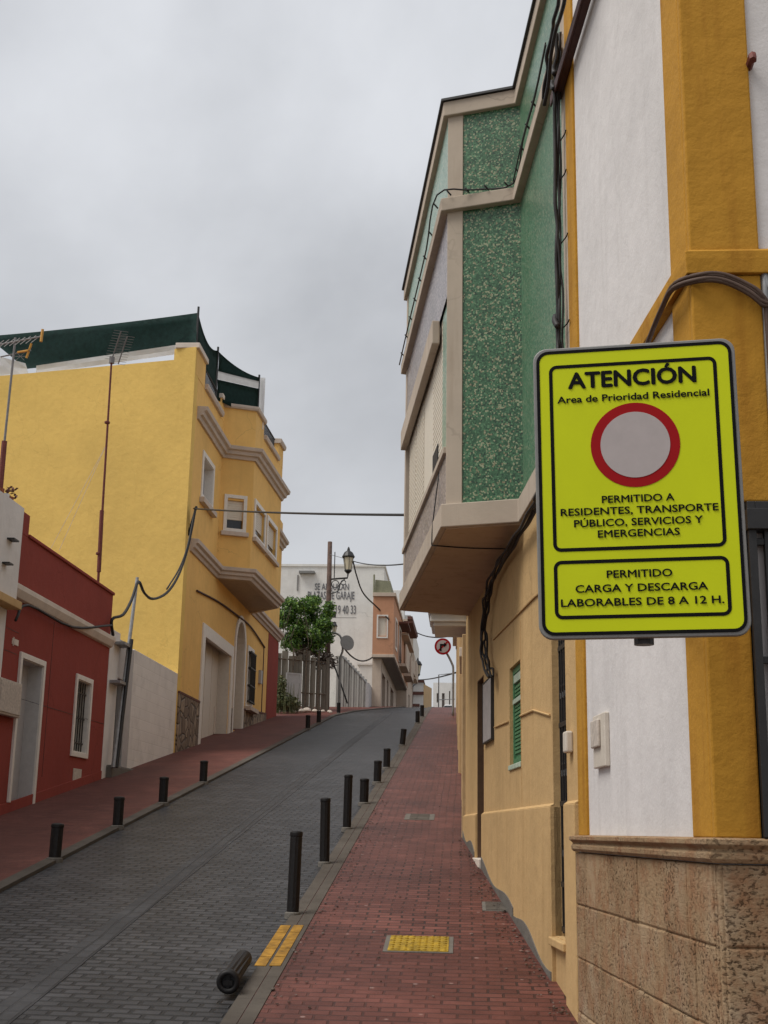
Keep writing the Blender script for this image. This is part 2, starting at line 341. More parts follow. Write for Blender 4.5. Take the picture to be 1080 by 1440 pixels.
# ------------------------------------------------------------------ builders
class Fr:
    """vertical facade frame: s along it, o outwards, z up"""
    def __init__(f, o, d, n): f.o, f.d, f.n = Vector((*o, 0)), Vector((*d, 0)), Vector((*n, 0))
    def p(f, s, o, z): return f.o + f.d * s + f.n * o + Vector((0, 0, z))
WORLD = Fr((0, 0), (1, 0), (0, 1))
class MB:
    def __init__(b): b.bm = bmesh.new()
    def v(b, p): return b.bm.verts.new(p)
    def face(b, pts):
        try: return b.bm.faces.new([b.v(Vector(p)) for p in pts])
        except ValueError: pass
    def box(b, f, s0, s1, o0, o1, z0, z1):
        c = [[[b.v(f.p(s, o, z)) for z in (z0, z1)] for o in (o0, o1)] for s in (s0, s1)]
        for q in ((c[0][0][0], c[0][1][0], c[0][1][1], c[0][0][1]), (c[1][0][0], c[1][0][1], c[1][1][1], c[1][1][0]),
                  (c[0][0][0], c[0][0][1], c[1][0][1], c[1][0][0]), (c[0][1][0], c[1][1][0], c[1][1][1], c[0][1][1]),
                  (c[0][0][0], c[1][0][0], c[1][1][0], c[0][1][0]), (c[0][0][1], c[0][1][1], c[1][1][1], c[1][0][1])):
            b.bm.faces.new(q)
        return b
    def prism(b, pts, vec):
        """closed polygon swept along vec"""
        vec = Vector(vec); a = [b.v(Vector(p)) for p in pts]; c = [b.v(Vector(p) + vec) for p in pts]
        n = len(pts)
        b.bm.faces.new(a); b.bm.faces.new(c[::-1])
        for i in range(n): b.bm.faces.new((a[i], a[(i + 1) % n], c[(i + 1) % n], c[i]))
        return b
    def sweep(b, path, prof, closed=False):
        """profile [(out, z)] swept along plan path [(x, y)], mitred; outward is to the right of travel"""
        n = len(path); rings = []
        P = [Vector((*p, 0)) for p in path]
        for i in range(n):
            d1 = (P[i] - P[i - 1]).normalized() if i > 0 else (P[1] - P[0]).normalized()
            d2 = (P[i + 1] - P[i]).normalized() if i < n - 1 else d1
            n1 = Vector((d1.y, -d1.x, 0)); n2 = Vector((d2.y, -d2.x, 0))
            m = (n1 + n2).normalized(); k = 1 / max(0.3, m.dot(n1))
            rings.append([b.v(P[i] + m * (o * k) + Vector((0, 0, z))) for o, z in prof])
        m = len(prof)
        for i in range(n - 1):
            for j in range(m): b.bm.faces.new((rings[i][j], rings[i][(j + 1) % m], rings[i + 1][(j + 1) % m], rings[i + 1][j]))
        b.bm.faces.new(rings[0]); b.bm.faces.new(rings[-1][::-1])
        return b
    def tube(b, pts, r, segs=8, r1=None):
        pts = [Vector(p) for p in pts]; n = len(pts)
        if n < 2: return b
        prev = None; rings = []
        for i in range(n):
            t = (pts[min(i + 1, n - 1)] - pts[max(i - 1, 0)]).normalized()
            if prev is None: a = t.orthogonal().normalized()
            else:
                a = prev - t * prev.dot(t)
                a = a.normalized() if a.length > 1e-5 else t.orthogonal().normalized()
            prev = a; c = t.cross(a)
            rr = r if r1 is None else r + (r1 - r) * i / (n - 1)
            rings.append([b.v(pts[i] + (a * math.cos(2 * math.pi * k / segs) + c * math.sin(2 * math.pi * k / segs)) * rr) for k in range(segs)])
        for i in range(n - 1):
            for k in range(segs): b.bm.faces.new((rings[i][k], rings[i][(k + 1) % segs], rings[i + 1][(k + 1) % segs], rings[i + 1][k]))
        b.bm.faces.new(rings[0][::-1]); b.bm.faces.new(rings[-1])
        return b
    def lathe(b, c, prof, segs=20, flute=0, fz=(0, 0)):
        """prof [(radius, z)] about the vertical axis through c"""
        c = Vector(c); rings = []
        for r, z in prof:
            ring = []
            for k in range(segs):
                rr = r
                if flute and fz[0] <= z <= fz[1] and k % 2: rr = r - flute
                ring.append(b.v(c + Vector((rr * math.cos(2 * math.pi * k / segs), rr * math.sin(2 * math.pi * k / segs), z))))
            rings.append(ring)
        for i in range(len(rings) - 1):
            for k in range(segs): b.bm.faces.new((rings[i][k], rings[i][(k + 1) % segs], rings[i + 1][(k + 1) % segs], rings[i + 1][k]))
        b.bm.faces.new(rings[0][::-1]); b.bm.faces.new(rings[-1])
        return b
    def wall(b, f, s0, s1, z0, z1, holes=(), depth=0.15, th=0.3, back=True):
        """slab with rectangular openings (s0, s1, z0, z1) and reveals"""
        ss = sorted({s0, s1, *[h[0] for h in holes], *[h[1] for h in holes]})
        zs = sorted({z0, z1, *[h[2] for h in holes], *[h[3] for h in holes]})
        ss = [s for s in ss if s0 <= s <= s1]; zs = [z for z in zs if z0 <= z <= z1]
        g = {(i, j): b.v(f.p(s, 0, z)) for i, s in enumerate(ss) for j, z in enumerate(zs)}
        for i in range(len(ss) - 1):
            for j in range(len(zs) - 1):
                cs, cz = (ss[i] + ss[i + 1]) / 2, (zs[j] + zs[j + 1]) / 2
                if any(h[0] < cs < h[1] and h[2] < cz < h[3] for h in holes): continue
                b.bm.faces.new((g[i, j], g[i + 1, j], g[i + 1, j + 1], g[i, j + 1]))
        for h in holes:
            a, c, d, e = h[:4]; dp = h[4] if len(h) > 4 else depth
            for p, q in (((a, d), (a, e)), ((a, e), (c, e)), ((c, e), (c, d)), ((c, d), (a, d))):
                b.face([f.p(p[0], 0, p[1]), f.p(q[0], 0, q[1]), f.p(q[0], -dp, q[1]), f.p(p[0], -dp, p[1])])
        for p, q in (((s0, z0), (s0, z1)), ((s0, z1), (s1, z1)), ((s1, z1), (s1, z0))):
            b.face([f.p(p[0], 0, p[1]), f.p(q[0], 0, q[1]), f.p(q[0], -th, q[1]), f.p(p[0], -th, p[1])])
        if back: b.face([f.p(s0, -th, z0), f.p(s1, -th, z0), f.p(s1, -th, z1), f.p(s0, -th, z1)])
        return b
    def lining(b, f, h, depth, w=0.012, bottom=False):
        """plastered or boarded inside faces of an opening"""
        a, c, d, e = h[:4]
        b.box(f, a, a + w, -depth, 0.004, d, e); b.box(f, c - w, c, -depth, 0.004, d, e); b.box(f, a + w, c - w, -depth, 0.004, e - w, e)
        if bottom: b.box(f, a + w, c - w, -depth, 0.004, d, d + w)
        return b
    def framebars(b, f, s0, s1, z0, z1, w, o0, o1, bottom=True):
        b.box(f, s0, s0 + w, o0, o1, z0, z1); b.box(f, s1 - w, s1, o0, o1, z0, z1)
        b.box(f, s0 + w, s1 - w, o0, o1, z1 - w, z1)
        if bottom: b.box(f, s0 + w, s1 - w, o0, o1, z0, z0 + w)
        return b
    def build_each(b, name, mat, parent=None, **kw):
        """every separate piece becomes a part of its own"""
        todo = set(b.bm.faces); done = []
        while todo:
            isl, stack = [], [todo.pop()]
            while stack:
                f = stack.pop(); isl.append(f)
                for e in f.edges:
                    for g in e.link_faces:
                        if g in todo: todo.discard(g); stack.append(g)
            n = MB(); mp = {}
            for f in isl:
                vs = []
                for v in f.verts:
                    if v not in mp: mp[v] = n.bm.verts.new(v.co)
                    vs.append(mp[v])
                n.bm.faces.new(vs)
            done.append(n.build(name, mat, parent, **kw))
        b.bm.free(); return done[0]
    def build(b, name, mat, parent=None, bevel=0, smooth=False, label=None):
        me = bpy.data.meshes.new(name)
        bmesh.ops.recalc_face_normals(b.bm, faces=b.bm.faces)
        off = origin(parent) if parent else None
        if off is not None: bmesh.ops.translate(b.bm, verts=b.bm.verts, vec=-off)
        b.bm.to_mesh(me); b.bm.free()
        if smooth:
            for p in me.polygons: p.use_smooth = True
        me.materials.append(M[mat] if isinstance(mat, str) else mat)
        o = bpy.data.objects.new(name, me); COL.objects.link(o)
        if parent: o.parent = parent
        if bevel:
            m = o.modifiers.new('bevel', 'BEVEL'); m.width = bevel; m.segments = 2; m.limit_method = 'ANGLE'; m.angle_limit = R(40)
        if label: o['label'] = label
        return o
def origin(o):
    v = Vector((0, 0, 0))
    while o: v = v + o.location; o = o.parent
    return v
def tag(o, label, cat, group=None):
    o['label'] = label; o['category'] = cat
    if group: o['group'] = group
    return o
def thing(name, label, cat, loc, group=None):
    o = bpy.data.objects.new(name, None); o.empty_display_size = 0.2
    COL.objects.link(o); o.location = loc
    return tag(o, label, cat, group)
def struct(o): o['kind'] = 'structure'; return o
def copytree(o, parent=None):
    c = o.copy(); COL.objects.link(c); c.parent = parent
    for ch in list(o.children): copytree(ch, c)
    return c
def sag(a, b, d, n=14):
    a, b = Vector(a), Vector(b)
    return [a.lerp(b, i / n) - Vector((0, 0, d * 4 * (i / n) * (1 - i / n))) for i in range(n + 1)]
def smoothpath(pts, k=4):
    """Catmull-Rom through points"""
    P = [Vector(p) for p in pts]; P = [P[0] * 2 - P[1]] + P + [P[-1] * 2 - P[-2]]; out = []
    for i in range(1, len(P) - 2):
        for j in range(k):
            t = j / k; a, b, c, d = P[i - 1:i + 3]
            out.append(0.5 * ((2 * b) + (c - a) * t + (2 * a - 5 * b + 4 * c - d) * t * t + (3 * b - 3 * c + d - a) * t ** 3))
    out.append(P[-2]); return out
def textmesh(s, pfun, u0, u1, v0, v1, bold=0.0, thick=0.0015):
    """letters fitted to a box: pfun(u, v, out) gives the point"""
    cu = bpy.data.curves.new('lettering', 'FONT'); cu.body = s; cu.size = 1; cu.resolution_u = 3
    o = bpy.data.objects.new('lettering', cu); COL.objects.link(o)
    dg = bpy.context.evaluated_depsgraph_get(); me = bpy.data.meshes.new_from_object(o.evaluated_get(dg))
    bpy.data.objects.remove(o); bpy.data.curves.remove(cu)
    xs = [v.co.x for v in me.vertices]; x0, x1 = min(xs), max(xs)
    b = MB(); cap = 0.729
    # heavier strokes: the same outline struck five times, a hair apart and a hair deeper each time
    for k, (dx, dy) in enumerate(((0, 0), (-bold, 0), (bold, 0), (0, bold), (0, -bold), (-bold * .7, bold * .7), (bold * .7, -bold * .7))):
        vs = []
        for v in me.vertices:
            u = u0 + (v.co.x + dx - x0) / (x1 - x0) * (u1 - u0); w = v1 + (v0 - v1) * (v.co.y + dy) / cap
            vs.append(b.v(pfun(u, w, thick + 0.00015 * k * (1 if thick < 0.01 else 8))))
        for p in me.polygons:
            try: b.bm.faces.new([vs[i] for i in p.vertices])
            except ValueError: pass
        if not bold: break
    bpy.data.meshes.remove(me)
    return b
# ------------------------------------------------------------------ terrain
def slope(q):
    if q < 2: return 0.03
    if q < 6.5: return 0.03 + (0.1405 - 0.03) * (q - 2) / 4.5
    if q < 48: return 0.1405
    if q < 55: return 0.1405 + (0.07 - 0.1405) * (q - 48) / 7
    if q < 130: return 0.07
    return 0.0
_zt = {}
def _build():
    z = -0.7 + 0.1405 * 6.5; q = 6.5
    _zt[130] = z
    for i in range(130, 8001):
        _zt[i] = z; z += slope((i + 0.5) / 20) / 20
    z = -0.7 + 0.1405 * 6.5
    for i in range(130, -2001, -1):
        _zt[i] = z; z -= slope((i - 0.5) / 20) / 20
_build()
def zg(q):
    t = max(-1999.0, min(7999.0, q * 20)); i = math.floor(t); f = t - i
    return _zt[i] * (1 - f) + _zt[i + 1] * f
def interp(tab, q):
    if q <= tab[0][0]: return tab[0][1]
    for (a, x), (b, y) in zip(tab, tab[1:]):
        if q <= b: return x + (y - x) * (q - a) / (b - a)
    return tab[-1][1]
KL = [(-40, -4.32), (43.5, -4.32), (46.5, -3.9), (51, -2.45), (130, -2.45)]     # left kerb line
KR = [(-40, -1.5), (47, -1.45), (130, -0.75)]                                  # right kerb line
def rwx(q): return 1.534 - 0.0945 * q                                         # right facade line
RWALL = [(-40, 1.6), (2.5, 1.6), (5.4, 1.3), (8.4, rwx(8.4) + 0.25), (15.9, 0.3), (16.2, 0.5), (130, 0.5)]
def strip(name, fl, fr, dz, mat, q0=-30, q1=128, step=0.5, nx=1, skirt=0.25):
    b = MB(); q = q0; rows = []
    while q <= q1 + 1e-6:
        a, c = fl(q), fr(q); z = zg(q) + dz
        rows.append([b.v((a, q, z - skirt))] + [b.v((a + (c - a) * i / nx, q, z)) for i in range(nx + 1)] + [b.v((c, q, z - skirt))])
        q += step if q < 60 else 4 * step
    for r, t in zip(rows, rows[1:]):
        for i in range(len(r) - 1): b.bm.faces.new((r[i], r[i + 1], t[i + 1], t[i]))
    return struct(b.build(name, mat))
b = MB(); prev = None
xs = [-400, -120, -40, -12, -6.6, 2.6, 12, 40, 120, 400]; qs = [-100, -60, -30, -10, 0, 2, 4, 6.5] + list(range(8, 60, 2)) + [70, 90, 110, 130, 200, 390]
for q in qs:
    row = [b.v((x, q, zg(q) - 0.12)) for x in xs]
    if prev:
        for i in range(len(xs) - 1): b.bm.faces.new((prev[i], prev[i + 1], row[i + 1], row[i]))
    prev = row
struct(b.build('ground', 'earth'))
kl = lambda q: interp(KL, q); kr = lambda q: interp(KR, q)
strip('road', lambda q: kl(q) - 0.02, lambda q: kr(q) + 0.02, -0.034, 'road')
strip('road_channel', lambda q: interp([(-30, -3.06), (12, -2.98), (45, -2.75)], q), lambda q: interp([(-30, -2.84), (12, -2.76), (45, -2.53)], q), -0.03, 'road_strip', q1=46)
strip('left_kerb', lambda q: kl(q) - 0.14, kl, 0.004, 'kerb')
strip('left_pavement', lambda q: -6.5 if q < 50 else -4.6, lambda q: kl(q) - 0.14, 0.0, 'redleft')
strip('right_kerb', lambda q: kr(q), lambda q: kr(q) + 0.1, 0.0, 'kerb')
strip('right_kerb_inner', lambda q: kr(q) + 0.108, lambda q: kr(q) + 0.2, 0.003, 'kerb')
strip('right_pavement', lambda q: kr(q) + 0.09, lambda q: interp(RWALL, q), -0.004, 'red')

# ------------------------------------------------------------------ frames
LF = Fr((-6.2, 0), (0, 1), (1, 0))                        # left building line, s = y
RF = Fr((1.534, 0), (-0.0945, 1), (-0.9956, -0.0941))     # near right building line, s = y
FF = Fr((1.027, 5.37), (1, 0), (0, -1))                   # camera-facing side of the corner house

# ================================================================== RIGHT SIDE
def corner_house():
    t = thing('white_corner_house', 'white corner house with ochre pilaster and coquina stone base, behind the yellow sign', 'house', (1.4, 5.6, zg(5.4)))
    b = MB()
    b.wall(RF, 5.372, 8.44, -0.4, 8.9, (), th=0.25)
    b.face([RF.p(8.439, -0.26, -0.4), RF.p(8.439, -0.26, 8.9), RF.p(8.439, -5, 8.9), RF.p(8.439, -5, -0.4)])
    b.wall(FF, 0.26, 5.0, -0.6, 8.9, ((0.2, 2.0, 1.6, 2.95),), depth=0.2, th=0.25)
    b.face([FF.p(5, 0, -0.6), FF.p(5, 0, 8.9), FF.p(5, -4, 8.9), FF.p(5, -4, -0.6)])
    b.build('wall', 'whitewall', t)
    b = MB()
    b.box(RF, 5.40, 5.69, -0.1, 0.022, 1.6, 4.03); b.box(RF, 5.40, 5.69, -0.1, 0.022, 4.171, 8.9)
    b.box(FF, -0.022, 0.285, -0.1, 0.022, 2.99, 4.03); b.box(FF, -0.022, 0.163, -0.1, 0.022, 1.6, 2.9895); b.box(FF, -0.022, 0.285, -0.1, 0.022, 4.141, 8.9)
    b.build_each('pilaster', 'orange', t, bevel=0.008)
    b = MB(); b.box(RF, 8.1, 8.37, -0.1, 0.018, 1.6, 8.9)
    b.build('edge_band', 'orange', t, 0.006)
    b = MB()
    b.sweep([RF.p(8.09, 0, 0).xy, RF.p(5.372, 0, 0).xy, FF.p(3, 0, 0).xy][::-1], [(0.0, 4.032), (-0.045, 4.032), (-0.05, 4.10), (-0.05, 4.138), (0.0, 4.168)])
    b.build('string_course', 'orange', t, 0.004)
    # coquina dado as real blocks
    b = MB(); rnd = random.Random(3)
    for f, s0, s1, o in ((RF, 5.39, 8.42, 1), (FF, -0.004, 3.2, 1)):
        z = 1.5
        for c in range(6):
            h = 0.315; s = s0; k = 0
            while s < s1 - 0.02:
                w = rnd.uniform(0.32, 0.62)
                if s == s0 and c % 2: w = 0.3
                e = min(s1, s + w)
                if s1 - e < 0.15: e = s1
                pr = 0.03 + rnd.uniform(0, 0.007)
                lo, hi = s + 0.004, e - 0.004
                b.box(f, lo, hi, -0.1, pr, z - h + 0.003, z - 0.003)
                s = e
            z -= h
    b.box(RF, 5.38, 8.415, -0.12, 0.024, -0.4, 1.499); b.box(FF, -0.018, 3.2, -0.12, 0.024, -0.4, 1.4985)
    b.build('stone_base', 'stone', t, 0.009)
    b = MB()
    b.sweep([FF.p(3.2, 0, 0).xy, FF.p(0, 0, 0).xy, RF.p(8.42, 0, 0).xy], [(0.0, 1.502), (-0.045, 1.504), (-0.058, 1.52), (-0.06, 1.54), (-0.048, 1.552), (-0.05, 1.558), (-0.072, 1.575), (-0.072, 1.596), (0.0, 1.604)])
    b.build('stone_moulding', 'stone', t, 0.003)
    b = MB()
    b.box(RF, 5.3, 8.58, 0.019, 0.075, 6.885, 6.95); b.box(RF, 5.3, 8.6, 0.075, 0.09, 6.87, 6.955)
    b.build('eaves_gutter', 'brown', t, 0.01)
    b = MB(); b.box(FF, 0.21, 1.99, -0.2, -0.17, 1.61, 2.94); b.build('window_pane', 'dark', t)
    b = MB(); b.box(FF, 0.166, 0.2, -0.02, 0.05, 1.605, 2.985); b.box(FF, 0.2, 2.0, -0.02, 0.05, 2.952, 2.985)
    for i in range(17):
        s = 0.235 + i * 0.1; b.box(FF, s, s + 0.022, 0.0, 0.03, 1.6, 2.95)
    for z in (1.75, 2.3, 2.8): b.box(FF, 0.2, 2.0, 0.005, 0.024, z, z + 0.03)
    b.box(FF, 0.16, 0.27, -0.02, 0.07, 2.86, 2.95)
    b.build('window_grille', 'black', t, 0.003)
    b = MB(); b.tube(smoothpath([FF.p(0.30, 0.02, 1.62), FF.p(0.30, 0.02, 3.85), FF.p(0.32, 0.022, 3.96), FF.p(0.38, 0.025, 4.0), FF.p(0.6, 0.025, 4.0)], 5), 0.016)
    b.build('conduit', 'galv', t, smooth=True)
    b = MB(); b.tube([FF.p(0.29, -0.02, 5.08), FF.p(0.29, 0.09, 5.09), FF.p(0.285, 0.11, 5.05)], 0.018, 6)
    b.build('wall_hook', 'rust', t)
    return t
corner_house()

def wall_intercom():
    t = thing('wall_meter_box', 'narrow beige meter box with a small grey cover on the white wall below the sign', 'meter box', RF.p(7.6, 0, 1.9))
    b = MB(); b.box(RF, 7.44, 7.78, 0.0, 0.03, 1.985, 2.29); b.build('housing', 'cream', t, 0.006)
    b = MB(); b.box(RF, 7.55, 7.76, 0.03, 0.05, 2.1, 2.26); b.build('cover', 'pebble', t, 0.008)
wall_intercom()

def green_house():
    t = thing('green_tiled_house', 'house with green mosaic upper floors and jutting bay over a tan ground floor', 'house', (1.0, 12, zg(12)))
    # ground floor
    b = MB()
    holes = [(8.86, 9.42, 0.92, 3.7, 0.085), (13.93, 14.55, 1.3, 3.27), (11.08, 11.8, 2.2, 3.07)]
    b.wall(RF, 8.45, 15.95, 0.0, 4.2, holes, depth=0.16, th=0.3)
    b.face([RF.p(15.95, -0.301, 0), RF.p(15.95, -0.301, 4.2), RF.p(15.95, -5, 4.2), RF.p(15.95, -5, 0)])
    b.build('ground_floor_wall', 'tan', t)
    b = MB()
    for s0, s1 in ((8.455, 8.86), (9.42, 13.93), (14.55, 15.97)):
        b.box(RF, s0, s1, -0.05, 0.03, 0.0, 1.8)
        b.prism([RF.p(s0, -0.01, 1.8), RF.p(s0, 0.03, 1.8), RF.p(s0, -0.01, 1.83)], RF.d * (s1 - s0))
    b.build('dado', 'tan', t, 0.006)
    b = MB()
    for s0, s1 in ((9.43, 11.4), (11.41, 13.9), (14.6, 15.95)):
        n = 26; top = []
        for i in range(n + 1):
            s = s0 + (s1 - s0) * i / n; top.append((s, zg(s) + 0.07 + 0.045 * math.sin(i * 0.27 + s0 * 1.7)))
        b.prism([RF.p(s1, 0.028, zg(s1) - 0.2), RF.p(s0, 0.028, zg(s0) - 0.2)] + [RF.p(s, 0.028, z) for s, z in top], RF.n * 0.01)
    b.build('cement_skirting', 'cement', t)
    # near tall door with iron grille
    b = MB(); b.box(RF, 8.865, 9.415, -0.085, -0.07, 0.93, 3.69); d = b.build('grille_door', 'dark', t)
    b = MB()
    for i in range(6): s = 8.9 + i * 0.095; b.box(RF, s, s + 0.02, -0.065, -0.045, 0.94, 3.68)
    for z in (0.95, 1.25, 1.8, 2.35, 2.9, 3.4): b.box(RF, 8.87, 9.41, -0.068, -0.042, z, z + 0.035)
    for z in (1.5, 2.05, 2.6, 3.15):
        for i in range(5):
            s = 8.955 + i * 0.095; b.tube([RF.p(s + 0.035 * math.cos(a), -0.055, z + 0.05 * math.sin(a)) for a in [k * math.pi / 4 for k in range(9)]], 0.008, 4)
    b.build('ironwork', 'black', d)
    b = MB(); b.box(RF, 8.84, 9.44, -0.02, 0.05, 0.86, 0.915); b.build_each('doorstep', 'tan', t, bevel=0.008)
    # far door
    b = MB(); b.box(RF, 13.93, 14.55, -0.16, -0.12, 1.3, 3.26); d = b.build('far_door', plain('brown_wood_door', (0.11, 0.06, 0.03), 0.6), t)
    b = MB(); b.lining(RF, (13.93, 14.55, 1.3, 3.27), 0.16).build('jamb_lining', bpy.data.materials['brown_wood_door'], t)
    b = MB()
    for z0, z1 in ((1.45, 2.1), (2.25, 3.1)): b.framebars(RF, 14.02, 14.46, z0, z1, 0.05, -0.12, -0.1)
    b.build('panel_moulding', 'brown', d)
    b = MB(); b.box(RF, 13.9, 14.6, -0.1, 0.06, 1.2, zg(14.2) + 0.05); b.build_each('doorstep', 'trim', t, bevel=0.01)
    # green window
    b = MB(); b.framebars(RF, 11.085, 11.795, 2.205, 3.065, 0.05, -0.1, -0.03)
    b.box(RF, 11.135, 11.745, -0.07, -0.05, 2.25, 2.92)
    for i in range(18): z = 2.3 + i * 0.034; b.box(RF, 11.14, 11.74, -0.05, -0.038, z, z + 0.02)
    w = b.build('green_window', 'gshut', t)
    b = MB(); b.box(RF, 11.14, 11.74, -0.06, -0.03, 2.93, 3.0); b.box(RF, 11.14, 11.74, -0.045, -0.02, 2.74, 2.78); b.build('blind_slat', 'palesill', w)
    b = MB(); b.box(RF, 11.06, 11.82, -0.1, 0.015, 2.155, 2.2); b.build('sill', 'palesill', w, 0.006)
    b = MB(); b.box(RF, 13.0, 13.75, 0.0, 0.03, 2.53, 3.14); p = b.build('grey_board', 'plaque', t, 0.004)
    b = MB(); b.framebars(RF, 12.985, 13.765, 2.515, 3.155, 0.012, 0, 0.034); b.build('board_frame', 'black', p)
    # painted-over cables and a small bell box
    b = MB()
    for pts in ([(8.5, 3.36), (10.2, 3.45), (13.0, 3.52)], [(9.5, 2.45), (10.3, 2.56), (11.05, 2.58)], [(11.85, 2.6), (12.9, 2.63)]):
        b.tube([RF.p(s, 0.008, z) for s, z in pts], 0.009, 6)
    b.box(RF, 11.03, 11.05, 0, 0.004, 1.84, 3.4)
    b.build('painted_cable', 'tan', t)
    b = MB(); b.box(RF, 8.6, 8.72, 0, 0.05, 2.13, 2.27); b.build('bell_box', 'cream', t, 0.012)
    # upper floors ----------------------------------------------------
    J, A, B_, E_ = (0.513, 10.8), (-0.16, 11.0), (-0.73, 15.3), (0.06, 15.63)
    F1 = Fr(J, ((A[0] - J[0]) / 0.702, (A[1] - J[1]) / 0.702), (-0.285, -0.9586))
    L1 = 0.702; L2 = math.hypot(B_[0] - A[0], B_[1] - A[1])
    d2 = ((B_[0] - A[0]) / L2, (B_[1] - A[1]) / L2); F2 = Fr(A, d2, (-d2[1], d2[0]))
    L3 = math.hypot(E_[0] - B_[0], E_[1] - B_[1]); d3 = ((E_[0] - B_[0]) / L3, (E_[1] - B_[1]) / L3); F3 = Fr(B_, d3, (-d3[1], d3[0]))
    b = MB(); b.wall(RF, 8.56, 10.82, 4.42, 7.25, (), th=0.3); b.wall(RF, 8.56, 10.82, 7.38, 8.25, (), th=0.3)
    b.build('flush_mosaic_wall', 'sheengreen', t)
    b = MB(); b.box(RF, 8.38, 8.56, -0.3, 0.012, 4.2, 8.25); b.build('edge_strip', 'beige', t)
    b = MB(); b.wall(F1, 0, L1 - 0.15, 4.42, 7.25, (), th=0.2); b.wall(F1, 0, L1 - 0.15, 7.38, 8.25, (), th=0.2)
    b.build('bay_side_wall', 'green', t)
    b = MB(); b.box(F1, L1 - 0.15, L1 + 0.0, -0.2, 0.012, 4.42, 7.25); b.box(F1, L1 - 0.15, L1, -0.2, 0.012, 7.38, 8.25)
    b.box(F2, L2 - 0.14, L2, -0.2, 0.01, 4.42, 8.25)
    b.build_each('corner_pillar', 'beige', t, bevel=0.004)
    b = MB(); b.wall(F2, 0.012, L2 - 0.14, 7.38, 8.25, (), th=0.2); b.build('upper_front_band', 'palegreen', t)
    b = MB(); b.wall(F2, 0.012, L2 - 0.14, 6.42, 7.25, (), th=0.2); b.box(F2, 0.02, L2 - 0.14, -0.1, -0.002, 4.42, 4.9); b.build('front_band', 'lilac', t)
    b = MB(); b.wall(F3, 0, L3, 4.42, 8.25, (), th=0.1); b.build('bay_far_wall', 'palegreen', t)
    b = MB()
    b.box(F2, 0.6, L2 - 0.14, 0.0, 0.075, 6.18, 6.42); b.build('blind_box', 'beige', t, 0.01)
    b = MB(); b.box(F2, 0.02, 0.5, -0.15, -0.02, 4.92, 6.42); b.build('front_side_panel', 'palegreen', t)
    for i in range(4):
        b = MB(); s0 = 0.52 + i * 0.89; b.box(F2, s0, s0 + 0.86, -0.12, -0.03, 4.98, 6.42)
        for k in range(26 if i != 1 else 0): b.box(F2, s0 + 0.02, s0 + 0.84, -0.03, -0.024, 5.0 + k * 0.055, 5.04 + k * 0.055)
        b.build('roller_blind', 'shut', t)
    b = MB(); b.box(F2, 0.85, 1.3, -0.03, -0.015, 4.95, 5.25); b.build('dark_gap', 'dark', t)
    b = MB(); b.box(F2, 0.0, L2, -0.12, 0.03, 4.9, 4.96); b.build('balcony_rail', 'beige', t, 0.006)
    # bands that follow the whole plan: slab, ledge, parapet cap
    path = [RF.p(8.42, 0, 0).xy, J, A, B_, E_]
    def ring(name, z0, z1, out, mat, extra=None):
        b = MB(); b.sweep(path[::-1], [(-0.02 if 0 else -0.25, z0), (out, z0), (out, z1), (-0.25, z1)]); return b.build(name, mat, t, 0.008)
    ring('slab_edge', 4.21, 4.42, 0.05, 'beige'); ring('ledge', 7.25, 7.38, 0.07, 'beige'); ring('parapet_cap', 8.25, 8.4, 0.05, 'beige')
    b = MB(); b.sweep(path[::-1], [(-0.25, 8.402), (0.075, 8.402), (0.075, 8.425), (-0.25, 8.425)]); b.build('cap_flashing', 'black', t)
    b = MB(); b.prism([(J[0], J[1], 4.2), (A[0], A[1], 4.2), (B_[0], B_[1], 4.2), (E_[0], E_[1], 4.2)], (0, 0, 0.03)); b.build('soffit', 'soffit', t)
    b = MB(); b.prism([RF.p(8.6, -0.3, 7.9), RF.p(10.95, -0.3, 7.9), (A[0] + 0.26, A[1] + 0.3, 7.9), (B_[0] + 0.26, B_[1] - 0.2, 7.9), (0.6, 15.3, 7.9), (4.5, 15.3, 7.9), (4.5, 8.6, 7.9)], (0, 0, 0.05)); b.build('roof', 'cement', t)
    b = MB(); b.wall(Fr((0.06, 15.63), (1, 0.1), (-0.1, 1)), 0, 5, 4.2, 8.25, (), th=0.2); b.build('end_wall', 'tan', t)
    # thin pole standing on the roof edge
    return t
green_house()
b = MB(); b.tube([RF.p(9.9, -0.3, 8.33), RF.p(9.9, -0.3, 10.4)], 0.018, 6)
tag(b.build('roof_mast', 'wood', None), 'thin bare mast rising from the roof edge of the green tiled house', 'mast')

def cable_run(name, runs, label, mat='cable'):
    b = MB()
    for pts, r in runs: b.tube(smoothpath(pts, 4), r, 6)
    return tag(b.build(name, mat, None, smooth=True), label, 'cable')
rr = random.Random(5)
def jig(f, pts, o, a=0.012): return [f.p(s + rr.uniform(-a, a), o + rr.uniform(0, a), z + rr.uniform(-a, a)) for s, z in pts]
def dense(pts, k=5):
    out = []
    for (a, b), (c, d) in zip(pts, pts[1:]): out += [(a + (c - a) * i / k, b + (d - b) * i / k) for i in range(k)]
    return out + [pts[-1]]
vert = [(8.3, 7.3), (8.42, 6.9), (8.46, 6.0), (8.46, 5.2), (8.46, 4.6)]
runs = [(jig(RF, dense(vert), 0.04 + 0.016 * k, 0.016), 0.008 + 0.003 * k) for k in range(3)]
low = [(8.5, 4.5), (8.9, 4.1), (9.5, 4.06), (11.0, 4.06), (12.4, 4.05), (12.95, 3.9), (13.25, 3.65), (13.1, 3.35), (12.6, 3.1)]
runs += [(jig(RF, dense(low, 4), 0.04 + 0.02 * k, 0.025), 0.012) for k in range(4)]
